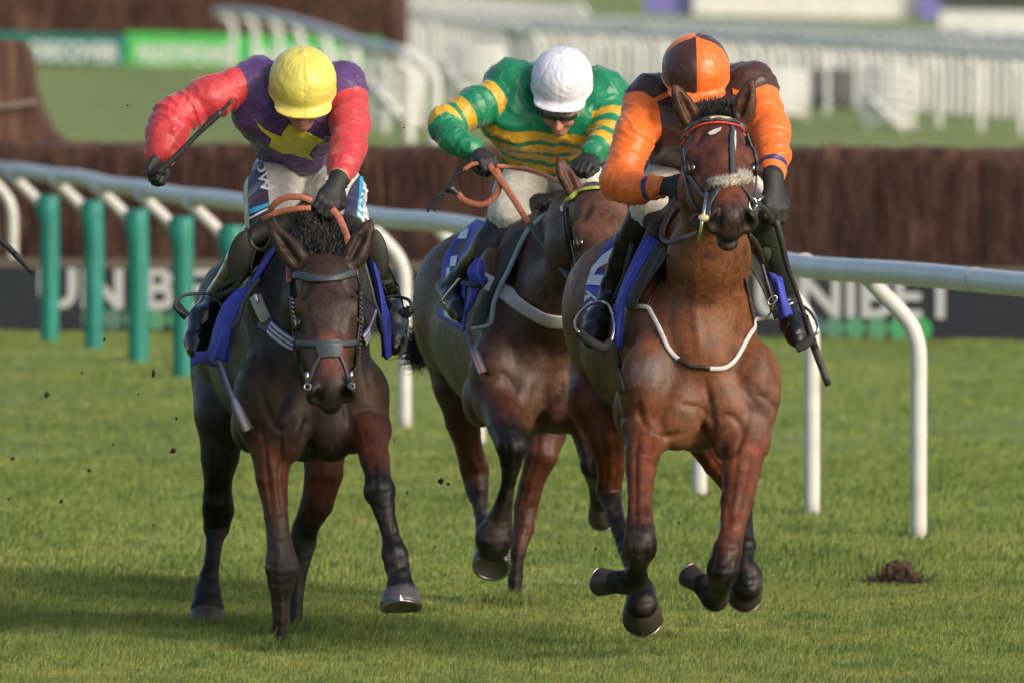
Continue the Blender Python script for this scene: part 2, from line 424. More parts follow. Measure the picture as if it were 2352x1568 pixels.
def tuft(cx, cy, n, rad, seed):
    r = np.random.default_rng(seed); v, f, c = blades(n, 40, 41, 1, 0.075, 0.0036, seed * 100 + 1); v = v.reshape(n, 5, 3)
    a = r.random(n) * 6.283; q = rad * np.sqrt(r.random(n)); nx_, ny_ = cx + q * np.cos(a) * 1.3, cy + q * np.sin(a)
    root_ = v[:, :2].mean(1); v = v - root_[:, None, :] + np.stack([nx_, ny_, np.zeros(n)], -1)[:, None, :]
    return v.reshape(-1, 3), f, c * .85
for args in ((430000, 39.4, 47.5, 2.9, 0.044, 0.0036, 1), (130000, 47, 60, 3.0, 0.045, 0.006, 2), (130000, 57, 84, 3.0, 0.030, 0.0055, 3)):
    v, f, c = blades(*args); Vs.append(v); Fs.append(f + o); Cs.append(c); o += len(v)
for k_, (hx, hy, Yh) in enumerate(((645, 1494, 42.62), (476, 1440, 43.95), (681, 1462, 43.6), (1181, 1390, 45.8))):
    p_ = P(hx, hy, Yh); v, f, c = tuft(p_[0], p_[1] - .06, 420, .11, 31 + k_); Vs.append(v); Fs.append(f + o); Cs.append(c); o += len(v)
g = mk('grass', np.vstack(Vs), np.vstack(Fs), grass_mat(True), None, smooth=False)
attr_c(g, 'tint', np.vstack(Cs)); tag(g, 'short green grass blades covering the turf', 'grass', None, 'stuff')

# ------------------------------------------------------------------ running rails
M_rail = simple('rail_plastic', (0.52, 0.55, 0.575), 0.38, var=0.12, scale=3, bumps=0.03)
M_post = simple('post_plastic', (0.56, 0.555, 0.535), 0.42, var=0.13, scale=7, bumps=0.03)
M_teal = simple('teal_padding', (0.008, 0.175, 0.14), 0.55, var=0.18, scale=5, bumps=0.12)
M_joint = simple('joint_tape', (0.55, 0.50, 0.40), 0.5, bumps=0.0)
def post_mesh(base, off, hz, r=0.037, high=False):
    """straight post that bends over to carry the rail"""
    b = np.asarray(base, float); off = np.asarray(off, float)
    pts = [b + [0, 0, -0.05], b + [0, 0, 0.3], b + [0, 0, 0.62], b + [0, 0, hz * 0.70]] + \
          [b + off * t + [0, 0, hz * z] for t, z in ((0.05, 0.76), (0.16, 0.815), (0.42, 0.88), (0.75, 0.945), (1.0, 1.0))]
    if high: pts = [b + [0, 0, -.05], b + [0, 0, .4], b + [0, 0, .82], b + off * .10 + [0, 0, .91], b + off * .5 + [0, 0, 1.05], b + off * 1.0 + [0, 0, 1.19]]
    return crom(pts, 3)
rail = empty('running_rail', (1.84, 51.4, 0)); tag(rail, 'long white plastic running rail curving between the track and the brush fence', 'rail')
bases = [(2352 + 240, 1305), (2110, 1235), (1865, 1185), (1607, 1140), (1350, 1078), (1100, 1015), (930, 980), (740, 945), (540, 900), (425, 866), (322, 836), (220, 802), (118, 781), (30, 757), (-60, 740)]
OFF = np.array([-0.235, 0.06, 0]); RZ = 1.2; tops = []
for i, (px, py) in enumerate(bases):
    Yb = FPX * CAMZ / (py + 10); b = P(px, py, Yb); b[2] = 0; tops.append(b + OFF + [0, 0, RZ])
    teal = 60 < px < 560
    p = post_mesh(b, OFF * (1.35 if teal else 1), RZ - 0.02, 0.0375, teal)
    po = tube_obj('post', p, 0.0375, M_post, rail, 14)
    if px < 560 and px > 60:                      # teal padded sleeve
        h_ = 1.03; c_ = b + [-.012, -.01, 0]; n_ = 18; V_ = []
        for z_, r_, dx_ in ((-.02, .062, 0), (.06, .066, 0), (.5, .069, 0), (.8, .070, 0), (.86, .074, -.006), (.93, .080, -.012), (h_ - .01, .072, -.004), (h_, .060, 0), (h_, .0, 0)):
            for k_ in range(n_): a_ = 2 * math.pi * k_ / n_; V_.append(c_ + [dx_ + r_ * math.cos(a_) * (1.0 if math.cos(a_) > 0 else 1.0 - dx_ * 8), r_ * math.sin(a_), z_])
        F_ = [(i_ * n_ + k_, i_ * n_ + (k_ + 1) % n_, (i_ + 1) * n_ + (k_ + 1) % n_, (i_ + 1) * n_ + k_) for i_ in range(8) for k_ in range(n_)]
        mk('padding', V_, F_, M_teal, po)
ext = [tops[0] + (tops[0] - tops[1]) * 1.5] + tops + [tops[-1] + (tops[-1] - tops[-2]) * k for k in (1, 3)]
rp = crom(ext, 5)
rp = [q + np.array([0, 0, 0.006 * math.sin(i * .9)]) for i, q in enumerate(rp)]
tube_obj('top_rail', rp, 0.054, M_rail, rail, 20)
for k in (7, 17, 27, 38, 47, 58, 68):
    if k < len(rp) - 1:
        d = unit(rp[k + 1] - rp[k]); tube_obj('joint', [rp[k] - d * .012, rp[k] + d * .012], 0.0562, M_joint, rail, 20)
cur = tube_obj('joint', [tops[2] + unit(tops[1] - tops[2]) * 0.9, tops[2] + unit(tops[1] - tops[2]) * .93], 0.0565, M_joint, rail, 20)

# stray support of the crossing rail at the left edge
st = empty('rail_upright', P(6, 740, 84.5) * [1, 1, 0]); tag(st, 'white plastic upright cropped by the left edge, behind the curved rail post', 'upright')
b = P(4, 740, 84.8); b[2] = 0
tube_obj('upright', [b, b + [0, 0, .55]], 0.05, M_post, st); tube_obj('arm', [b + [0, 0, .52], b + [-.35, .1, .56]], 0.05, M_post, st)

# ------------------------------------------------------------------ brush fences
def brush_mat():
    m, nt, b = new_mat('birch_brush')
    t = tex_noise(nt, 9, 6, 0.65, 0.2, (1, 1, 0.12)); t2 = tex_noise(nt, 0.9, 3); t3 = tex_noise(nt, 60, 3, 0.7, 0, (1, 1, 0.06))
    c = ramp(nt, t.outputs[0], [(0.3, (0.028, 0.011, 0.007)), (0.5, (0.096, 0.044, 0.030)), (0.75, (0.200, 0.108, 0.074))])
    c2 = ramp(nt, t2.outputs[0], [(0.35, (0.85, 0.72, 0.68)), (0.65, (1.1, 1.1, 1.05))]); c3 = ramp(nt, t3.outputs[0], [(0.3, (0.6, 0.6, 0.6)), (0.7, (1.2, 1.2, 1.2))])
    nt.links.new(mixrgb(nt, mixrgb(nt, c.outputs[0], c2.outputs[0], 1.0, 'MULTIPLY'), c3.outputs[0], 1.0, 'MULTIPLY'), b.inputs['Base Color'])
    b.inputs['Roughness'].default_value = 0.85; bump(nt, b, t.outputs[0], 0.8, 0.06); return m
M_brush = brush_mat()
def brush(name, a, b, h, depth, label, z0=(0, 0), seed=0, twigs=2500):
    """hedge of packed birch between two ground points"""
    a = np.asarray(a, float); b = np.asarray(b, float); L = np.linalg.norm(b - a); d = (b - a) / L; nrm = np.array([d[1], -d[0]])
    if nrm[1] > 0: nrm = -nrm
    root = empty(name, (a[0], a[1], z0[0])); tag(root, label, 'brush fence')
    n = int(L / 0.12) + 2; prof = [(0.5, 0), (0.46, .55), (0.40, .9), (0.33, 0.985), (0, 1.0), (-0.4, .97), (-0.5, 0)]
    V = []; r = np.random.default_rng(seed)
    for i in range(n):
        t = i / (n - 1); c = a + (b - a) * t; zb = z0[0] + (z0[1] - z0[0]) * t
        for (u, z) in prof:
            j = r.normal(0, 0.02); q = c + nrm * (u * depth + j); V.append((q[0], q[1], zb + z * h + (r.normal(0, 0.014) if z > .5 else 0)))
    k = len(prof); F = [(i * k + j, (i + 1) * k + j, (i + 1) * k + j + 1, i * k + j + 1) for i in range(n - 1) for j in range(k - 1)]
    F += [tuple(range(k)), tuple((n - 1) * k + j for j in range(k))[::-1]]
    mk('brush_body', V, F, M_brush, root, False)
    tt = r.random(twigs); hz = r.random(twigs); w = 0.006 + 0.01 * r.random(twigs); tv = np.empty((twigs, 4, 3))
    c = a[None] + (b - a)[None] * tt[:, None] + nrm[None] * (depth * (0.5 - 0.1 * hz) + 0.03)[:, None]; zb = z0[0] + (z0[1] - z0[0]) * tt
    z1 = zb + h * (0.1 + 0.9 * hz) + 0.03 * r.random(twigs); zz = np.maximum(z1 - h * 0.4, zb); dx = r.normal(0, 0.03, twigs)
    for q, (s_, z_, k_) in enumerate(((-1, zz, 0), (1, zz, 0), (.4, z1, 1), (-.4, z1, 1))):
        tv[:, q, 0] = c[:, 0] + d[0] * (w * s_ + dx * k_); tv[:, q, 1] = c[:, 1] + d[1] * w * s_ - 0.02 * (1 - k_); tv[:, q, 2] = z_
    mk('twigs', tv.reshape(-1, 3), (np.arange(twigs)[:, None] * 4 + [[0, 1, 2, 3]]), M_brush, root, False)
    return root
M_board = simple('dark_board', (0.035, 0.035, 0.045), 0.45, var=0.1, bumps=0.02)
M_beige = simple('board_ledge', (0.16, 0.125, 0.10), 0.7, var=0.1)
M_white = simple('white_print', (0.62, 0.62, 0.61), 0.5, var=0.03, bumps=0)
YL, YR = 84.0, 80.4
fa = P(-420, 745, YL + .5); fb = P(2900, 786, YR)
brush('brush_fence', (fa[0], fa[1] + .45), (fb[0], fb[1] + .35), 1.36, 0.75, 'long low brown birch brush fence standing just behind the running rail', seed=3, twigs=9000)
# wing of the fence at the left edge
wr = empty('fence_wing', P(0, 300, 88) * [1, 1, 0]); tag(wr, 'tall dark brown hedge wing cropped at the left edge, sloping down to the brush fence', 'hedge wing')
def slab(pxy, Y, th, zoff=0):
    A = [P(x, y, Y) for x, y in pxy]; n = len(A); B = [q + [0, th, 0] for q in A]
    return A + B, [tuple(range(n))] + [tuple(range(2 * n - 1, n - 1, -1))] + [(i, i + n, (i + 1) % n + n, (i + 1) % n) for i in range(n)]
v, f = slab([(-300, 330), (-300, 88), (20, 92), (50, 98), (66, 140), (72, 200), (88, 250), (112, 300), (160, 340)], 86.5, 1.2); mk('brush_body', v, f, M_brush, wr, False)
v, f = slab([(-300, 262), (-300, 252), (10, 238), (80, 228), (84, 240), (10, 250)], 86.44, 0.05); mk('rail_strip', v, f, simple('weathered_strip', (0.20, 0.15, 0.12), 0.8), wr, False)

# ------------------------------------------------------------------ advertising boards at the foot of the fence
M_dots = [simple('dot_green', c, 0.5, bumps=0, var=.02) for c in ((0.13, 0.24, 0.19), (0.14, 0.30, 0.21), (0.13, 0.36, 0.20), (0.10, 0.42, 0.18), (0.07, 0.46, 0.14))]
def board_line(px0, px1, Ya, Yb, top_h, label, word_px, word, dots, seed):
    a = P(px0, 760, Ya); b = P(px1, 780, Yb); a[2] = b[2] = 0; L = np.linalg.norm(b - a); d = (b - a) / L; up = np.array([0, 0, 1.]); nn = np.array([d[1], -d[0], 0]); nn = nn if nn[1] < 0 else -nn
    root = empty('advertising_board', a); tag(root, label, 'advertising board')
    m = MB(); rot = Matrix.Rotation(math.atan2(d[1], d[0]), 3, 'Z')
    m.box((a + b) / 2 + [0, 0, top_h / 2], (L, 0.05, top_h), rot); m.build('panel', M_board, root, False)
    m = MB(); m.box((a + b) / 2 + [0, 0.03, top_h + 0.036], (L, 0.12, 0.07), rot); m.build('ledge', M_beige, root, False)
    for wp, we in word_px:
        s0 = (wp - px0) / (px1 - px0) * L; s1 = (we - px0) / (px1 - px0) * L
        V, F = text_polys(word, 0.028); x0, x1 = V[:, 0].min(), V[:, 0].max(); h = V[:, 1].max(); sc = (s1 - s0) / (x1 - x0)
        hz = 0.295 / h
        W = [a + d * (s0 + (q[0] - x0) * sc) + nn * 0.029 + up * (0.17 + q[1] * hz) for q in V]
        mk('lettering', W, F, M_white, root, False)
    for k, dp in enumerate(dots):
        s0 = (dp - px0) / (px1 - px0) * L; c = a + d * s0 + nn * 0.030 + up * 0.085; n = 20
        mk('dot', [c + d * .078 * math.cos(2 * math.pi * i / n) + up * .078 * math.sin(2 * math.pi * i / n) for i in range(n)], [tuple(range(n))], M_dots[min(k * 5 // len(dots), 4)], root, False)
    return root
board_line(-420, 1180, YL, 82.0, 0.455, 'dark board reading UNIBET in white, behind the teal padded rail posts', [(-400, -30), (100, 572)], 'UNIBET', [222, 272, 322, 372, 422, 472], 1)
board_line(1190, 2700, 81.9, YR - .35, 0.455, 'dark board reading UNIBET in white with green dots, right of the orange rider', [(1748, 2214)], 'UNIBET', [1838, 1880, 1928, 1976, 2027, 2077, 2128], 2)

# ------------------------------------------------------------------ far fence with its boards (about 250 m away)
Yf = 253.0; zf = ground_z(Yf)
fa = P(-500, 130, Yf + 3); fb = P(925, 160, Yf)
brush('brush_fence', (fa[0], fa[1] + 1.2), (fb[0], fb[1] + 1.2), 1.75, 1.4, 'distant high brown brush fence above the teal and green boards', (zf, zf), 5, 3000)
def far_board(x0, y0, x1, y1, h, colr, label, word, wp, Yb=252.0, txt=(0.8, 0.8, 0.78), name='far_panel'):
    a = P(x0, y0, Yb); b = P(x1, y1, Yb); root = empty('advertising_board', a); tag(root, label, 'advertising board')
    up = np.array([0, 0, h / S(Yb)]); th = np.array([0, .06, 0])
    V = [a, b, b + up, a + up]; V = V + [q + th for q in V]
    mk('panel', V, [(0, 1, 2, 3), (7, 6, 5, 4), (0, 4, 5, 1), (1, 5, 6, 2), (2, 6, 7, 3), (3, 7, 4, 0)], simple(name, colr, 0.5, bumps=0, var=.08, scale=2), root, False)
    if word:
        T, F = text_polys(word, 0.035); xa, xb = T[:, 0].min(), T[:, 0].max(); hh = T[:, 1].max(); d = (b - a)
        for (w0, w1, lo, hi) in wp:
            W = [a + d * ((w0 - x0) + (q[0] - xa) / (xb - xa) * (w1 - w0)) / (x1 - x0) + up * (lo + (hi - lo) * q[1] / hh) - [0, .02, 0] for q in T]
            mk('lettering', W, F, M_white, root, False)
    return root
far_board(-300, 134, 287, 150, 68, (0.0, 0.15, 0.13), 'distant teal board with blurred white capitals', 'DISCOVER', [(70, 274, 0.12, 0.72)], name='teal_panel')
far_board(290, 150, 880, 165, 76, (0.05, 0.42, 0.08), 'distant bright green board with blurred white capitals', 'PADDYPOWER', [(316, 545, 0.10, 0.66), (590, 820, 0.10, .66)], name='green_panel')

# ------------------------------------------------------------------ white rails in the middle distance
M_fg = simple('far_rail_grey', (0.50, 0.51, 0.50), 0.5, var=0.1, bumps=0)
M_fw = simple('far_rail', (0.60, 0.61, 0.60), 0.5, var=0.05, bumps=0)
def far_rail(pts, label, post_r=0.045, hz=1.22, off=(-0.30, 0.08), nposts=None, mat=None, topr=0.06):
    """pts = [(px, base_py, Y)]; ground points of the posts"""
    root_p = P(*pts[0]); root = empty('running_rail', root_p); tag(root, label, 'rail', 'white running rails in the distance')
    tops = []
    for q in pts:
        b = P(*q); tops.append(b + [off[0], off[1], hz]); tube_obj('post', post_mesh(b, [off[0], off[1], 0], hz, post_r), post_r, mat or M_fw, root, 8)
    if len(tops) > 1: tube_obj('top_rail', crom(tops, 3), topr, mat or M_fw, root, 10)
    return root
def lerp_pts(p0, p1, n):
    return [tuple(np.array(p0) + (np.array(p1) - np.array(p0)) * t) for t in np.linspace(0, 1, n)]
def Yg(py): return 76963.0 / (py + 143.7)         # distance at which the rising ground shows at this height
def gp(px, py): return (px, py, Yg(py))
front = [gp(2352 + 90, 330), gp(2345, 320), gp(2252, 310), gp(2156, 301), gp(2068, 290), gp(1980, 281), gp(1899, 272), gp(1811, 264), gp(1738, 256), gp(1665, 249), gp(1595, 242), gp(1525, 236), gp(1455, 230), gp(1385, 224), gp(1315, 219), gp(1245, 214)]
far_rail(front, 'nearest of the distant white rails, its curved posts running behind the orange rider')
far_rail([gp(x, y) for x, y in lerp_pts((2440, 288), (1180, 205), 62)], 'second distant white rail, its posts packed close behind the first', off=(-.22, .1), post_r=.06, topr=.022, mat=M_fg)
far_rail([gp(x, y) for x, y in lerp_pts((2440, 268), (1100, 180), 54)], 'third distant white rail, filling the gaps between the posts of the second', off=(-.22, .1), post_r=.06, topr=.022, mat=M_fg)
far_rail([gp(x, y) for x, y in lerp_pts((2440, 256), (1000, 160), 50)], 'fourth distant white rail, seen as small arches above the third', off=(-.22, .1), post_r=.06, topr=.022, mat=M_fg)
far_rail([gp(x, y) for x, y in lerp_pts((2260, 224), (930, 128), 46)], 'fifth distant white rail, a line of small arches under the bright strip of grass', off=(-.25, .1), post_r=.07, topr=.02, mat=M_fg)
far_rail([gp(x, y) for x, y in lerp_pts((1350, 122), (928, 70), 26)], 'farthest distant white rail, above the white cap', off=(-.25, .1), post_r=.09, topr=.02)
far_rail([gp(x, y) for x, y in lerp_pts((1240, 215), (928, 140), 24)], 'white rail packed with posts at the top centre, right of the brown fence', off=(-.25, .1), post_r=.08, topr=.02)
far_rail([(1000, 340, 146.0), (940, 326, 149), (882, 300, 158), (818, 262, 172), (752, 228, 187), (690, 200, 202), (640, 180, 217), (585, 165, 232), (535, 155, 248)], 'distant white rail with splayed posts left of centre, ending above the green board', off=(-0.38, .1), post_r=.07, topr=.085)
# hurdles (gates of white bars)
def gate(x0, x1, y0, y1, Y_, label, diag=True):
    root = empty('gate_panel', P(x0, y1, Y_)); tag(root, label, 'gate', 'white barred gates by the distant rails'); m = MB(); u = 1 / S(Y_)
    for x in (x0, x1): tube_obj('upright', [P(x, y0, Y_), P(x, y1 + 14, Y_)], 0.055, M_fw, root, 8)
    for k, y in enumerate(np.linspace(y0 + 6, y1 - 12, 6)):
        m.tube([P(x0, y, Y_ - .02), P(x1, y + 4, Y_ - .02)], 0.05, 8)
    m.build('bars', M_fw, root)
    if diag: tube_obj('brace', [P(x0, y0 + 60, Y_ - .1), P(x1 - 20, y1 + 10, Y_ - .1)], 0.05, M_fw, root, 8)
gate(1988, 2096, 158, 292, 168.5, 'white barred gate with a diagonal brace, right of the dark gap')
gate(1660, 1848, 160, 268, 176, 'wide white barred gate just right of the orange rider', False)
gate(848, 968, 128, 285, 151, 'white barred gate in front of the splayed rail, left of centre')
gate(1030, 1150, 110, 260, 158, 'white barred gate between the yellow cap and the green rider', True)
# things at the top right
far_board(1480, 28, 1590, 34, 60, (0.16, 0.14, 0.42), 'purple end panel of the farthest board, left of its white panel', None, [], Yb=392, name='purple_panel')
far_board(1592, 34, 2108, 46, 80, (0.62, 0.62, 0.60), 'long white board at the top edge between two purple panels', None, [], Yb=391.5, name='white_panel')
far_board(2110, 46, 2158, 48, 80, (0.16, 0.14, 0.42), 'narrow purple panel at the right end of the white board', None, [], Yb=391, name='purple_panel_end')
bx = far_board(2158, 108, 2700, 118, 84, (0.60, 0.61, 0.61), 'white barrier board with faded blue lettering at the top right corner', 'OOOO', [(2190, 2400, .15, .42)], Yb=300, name='barrier_panel')
for c in bx.children:
    if c.name.startswith('lettering'): c.data.materials[0] = simple('faded_blue', (0.22, 0.30, 0.40), .6, bumps=0)
sh = empty('shrubbery', P(2200, 90, 430)); tag(sh, 'dark blurred hedge above the white barrier board', 'hedge')
v, f = slab([(2162, 100), (2158, -60), (2900, -60), (2900, 100)], 430, 3); mk('hedge_body', v, f, simple('dark_hedge', (0.05, 0.06, 0.055), 0.9, scale=1), sh, False)
# dark marker behind the gap in the rails
dk = empty('cart', P(1930, 250, 196)); tag(dk, 'grey dark maintenance cart glimpsed through the gap between the white gates', 'cart')
v, f = slab([(1868, 238), (1866, 165), (1880, 158), (1945, 158), (1990, 185), (2000, 240)], Yg(238) - 9, 1.0); mk('body', v, f, simple('cart_grey', (0.13, 0.13, 0.14), 0.6), dk, False)
for x in (1885, 1975): tube_obj('wheel', [P(x, 236, Yg(238) - 9.1), P(x, 236, Yg(238) - 8.9)], 0.14, simple('tyre', (0.02, 0.02, 0.02), .7), dk, 16)
# ------------------------------------------------------------------ materials for animals and tack
def coat_mat(name, rough=0.42, spec=0.45):
    m, nt, b = new_mat(name)
    a = N(nt, 'ShaderNodeAttribute', attribute_name='col')
    t = tex_noise(nt, 7, 5, 0.6, 0.6); t2 = tex_noise(nt, 110, 4, 0.75, 0.3, (1, 1, 0.28)); t3 = tex_noise(nt, 19, 5, 0.65, 1.2)
    v = ramp(nt, t.outputs[0], [(0.3, (0.72, 0.70, 0.68)), (0.55, (1.0, 1.0, 1.0)), (0.75, (1.28, 1.22, 1.15))])
    v2 = ramp(nt, t2.outputs[0], [(0.3, (0.70, 0.70, 0.70)), (0.7, (1.28, 1.27, 1.25))]); v3 = ramp(nt, t3.outputs[0], [(0.32, (0.68, 0.65, 0.62)), (0.5, (1.0, 1.0, 1.0)), (0.7, (1.25, 1.22, 1.18))])
    c = mixrgb(nt, mixrgb(nt, mixrgb(nt, a.outputs['Color'], v.outputs[0], 1.0, 'MULTIPLY'), v2.outputs[0], 1.0, 'MULTIPLY'), v3.outputs[0], 1.0, 'MULTIPLY')
    nt.links.new(c, b.inputs['Base Color']); b.inputs['Roughness'].default_value = rough; b.inputs['Specular IOR Level'].default_value = spec
    rr = ramp(nt, t3.outputs[0], [(0.35, (rough - .08,) * 3), (0.65, (rough + .14,) * 3)]); nt.links.new(rr.outputs[0], b.inputs['Roughness'])
    b1 = N(nt, 'ShaderNodeBump'); b1.inputs['Strength'].default_value = 0.16; b1.inputs['Distance'].default_value = 0.02; nt.links.new(t3.outputs[0], b1.inputs['Height'])
    bump(nt, b, t2.outputs[0], 0.32, 0.004, b1)
    return m
M_coat = coat_mat('horse_coat', 0.42, 0.25); M_coat_dark = coat_mat('horse_coat_dark', 0.44, 0.24)
M_hair = simple('black_hair', (0.009, 0.009, 0.011), 0.38, var=0.3, scale=30, bumps=0)
M_hoof = simple('hoof_horn', (0.045, 0.034, 0.027), 0.45, var=0.35, scale=14, stretch=(1, 1, 3), bumps=0.3)
M_hoof_grey = simple('grey_hoof_horn', (0.065, 0.063, 0.070), 0.4, var=0.25, scale=14, stretch=(1, 1, 3), bumps=0.2)
M_steel = simple('steel', (0.62, 0.60, 0.55), 0.22, 1.0, var=0.1, bumps=0.02)
M_shoe = simple('worn_shoe_iron', (0.30, 0.29, 0.28), 0.38, 1.0, var=0.3, scale=40, bumps=0.1)
M_leather = simple('black_leather', (0.016, 0.017, 0.019), 0.42, var=0.35, scale=30, bumps=0.25)
M_slate = simple('slate_strap', (0.045, 0.055, 0.065), 0.5, var=0.2, scale=30, bumps=0.2)
M_tan = simple('tan_rein', (0.36, 0.115, 0.062), 0.55, var=0.2, scale=60, bumps=0.4)
M_blue = simple('royal_blue_cloth', (0.035, 0.050, 0.38), 0.6, var=0.16, scale=8, bumps=0.25)
M_olive = simple('worn_saddle_leather', (0.022, 0.019, 0.011), 0.62, var=0.4, scale=25, bumps=0.4)
M_pad = simple('black_saddle_pad', (0.022, 0.022, 0.022), 0.85, var=0.2, scale=50, bumps=0.3)
M_pale = simple('white_webbing', (0.50, 0.47, 0.46), 0.6, var=0.12, scale=25, bumps=0.15)
M_lid = simple('dark_eyelid', (0.018, 0.012, 0.010), .45, bumps=.2)
M_eye = simple('horse_eye', (0.006, 0.004, 0.003), 0.06, var=0, bumps=0, coat=1.0)
M_red = simple('red_piping', (0.62, 0.05, 0.03), 0.5, bumps=0)
M_fleece = simple('fleece', (0.80, 0.72, 0.64), 0.95, var=0.25, scale=60, bumps=1.0, bdist=0.02)
M_pbl = simple('pale_blue_binding', (0.26, 0.37, 0.40), 0.6, bumps=0.1)
def stripe_mat(name, cols, per, axis_attr='u'):
    m, nt, b = new_mat(name); a = N(nt, 'ShaderNodeAttribute', attribute_name=axis_attr)
    r = ramp(nt, a.outputs['Fac'], [(p, c) for p, c in cols]); r.color_ramp.interpolation = 'CONSTANT'
    nt.links.new(r.outputs[0], b.inputs['Base Color']); b.inputs['Roughness'].default_value = 0.65
    t = tex_noise(nt, 260, 2); bump(nt, b, t.outputs[0], 0.3, 0.002); return m
LI, PU, DK = (0.50, 0.49, 0.50), (0.13, 0.11, 0.40), (0.06, 0.055, 0.07)
M_web = stripe_mat('striped_webbing', [(0, PU), (.12, LI), (.3, DK), (.36, PU), (.44, LI), (.56, PU), (.63, DK), (.7, LI), (.88, PU)], 1)
M_girth = stripe_mat('striped_girth', [(0, (.10, .10, .09)), (.3, LI), (.36, PU), (.42, LI), (.6, PU), (.66, LI), (.7, (.10, .10, .09))], 1)
M_girth2 = stripe_mat('red_striped_girth', [(0, (.10, .10, .11)), (.2, (.24, .23, .28)), (.42, (.35, .06, .06)), (.55, (.24, .23, .28)), (.8, (.10, .10, .11))], 1)

def ribbon_u(name, bvhs, path, w, mat, parent, off=0.006, n=8, fallY=None, thick=0.004):
    """strap with a 0..1 attribute across its width so that woven stripes run along it"""
    o = strap(name, bvhs, path, w, mat, parent, off, thick, n, fallY)
    k = len(o.data.vertices) // 8; attr_f(o, 'u', np.tile([0.5 + 0.5 * math.cos(2 * math.pi * i / 8) for i in range(8)], k)); return o

def strands(name, roots, tips, mat, parent, r=0.0022, wave=0.012, seg=7, seed=0):
    """a lock of hair: every strand a thin tapering tube, all in one part"""
    g = np.random.default_rng(seed); V = []; F = []
    for a, b in zip(roots, tips):
        a = np.asarray(a, float); b = np.asarray(b, float); d = b - a; L = np.linalg.norm(d); ph = g.random(2) * 6.28; s = np.cross(d, [0, 1, 0]); s = unit(s if np.linalg.norm(s) > 1e-6 else [1, 0, 0]); n2 = unit(np.cross(d, s)); fr = 1 + g.random() * 2.5
        sag = np.array([0, 0, -1]) * L * 0.12; base = len(V)
        for i in range(seg):
            t = i / (seg - 1); c = a + d * t + sag * 4 * t * (1 - t) * g.random() + (s * math.sin(ph[0] + fr * 3 * t) + n2 * math.sin(ph[1] + fr * 3 * t)) * wave * t; rr = r * (1 - 0.85 * t)
            for k in range(3): V.append(c + rr * (s * math.cos(k * 2.094) + n2 * math.sin(k * 2.094)))
        for i in range(seg - 1):
            for k in range(3): F.append((base + i * 3 + k, base + i * 3 + (k + 1) % 3, base + i * 3 + 3 + (k + 1) % 3, base + i * 3 + 3 + k))
    return mk(name, V, np.array(F), mat, parent)

def hoof(parent, cor, bot, fwd, rad, mat=None, shoe=True, clip=False):
    """horn capsule from the coronet to the ground surface, toe towards fwd, with a steel shoe"""
    cor = np.asarray(cor, float); bot = np.asarray(bot, float); d = unit(bot - cor); f = unit(np.asarray(fwd, float) - d * np.dot(fwd, d)); s = np.cross(d, f); L = np.linalg.norm(bot - cor)
    V = []; n = 28; rings = [(-0.35, .48, -.16), (-0.12, .62, -.12), (0.0, .72, -.08), (0.14, .80, -.04), (0.4, .89, .02), (0.7, .96, .08), (0.94, 1.0, .12), (1.0, .96, .12), (1.0, .80, .11), (.93, .70, .09)]
    for t, k, sh in rings:
        for i in range(n):
            w = 2 * math.pi * i / n; cx = math.cos(w); sy = math.sin(w); e = 1.0 if cx > 0 else (1 - 0.22 * cx * cx)
            V.append(cor + d * L * t + (f * (cx * e * 1.02) + s * sy * 0.98) * rad * k * (1 + .012 * math.sin(5 * w + 9 * t)) + f * sh * rad)
    F = [(r * n + i, r * n + (i + 1) % n, (r + 1) * n + (i + 1) % n, (r + 1) * n + i) for r in range(len(rings) - 1) for i in range(n)] + [tuple((len(rings) - 1) * n + i for i in range(n))]
    h = mk('hoof', V, F, mat or M_hoof, parent)
    if shoe:
        c0 = bot + f * .15 * rad + d * 0.003; pts = [c0 + (f * math.cos(w) * 1.0 + s * math.sin(w) * .97) * rad * .90 for w in np.linspace(-2.35, 2.35, 24)]
        so = tube_obj('horseshoe', pts, 0.0075, M_shoe, h, 8, 0.5, up=[d] * 24)
        if clip:
            q = bot + f * 1.13 * rad; mk('toe_clip', [q - s * .012 + d * .004, q + s * .012 + d * .004, q - d * .026 - f * .004, q + f * .004 + d * .004, q + f * .003 - d * .02], [(0, 1, 3), (0, 3, 4), (1, 4, 3), (0, 4, 2), (1, 2, 4)], M_steel, h, False)
    return h

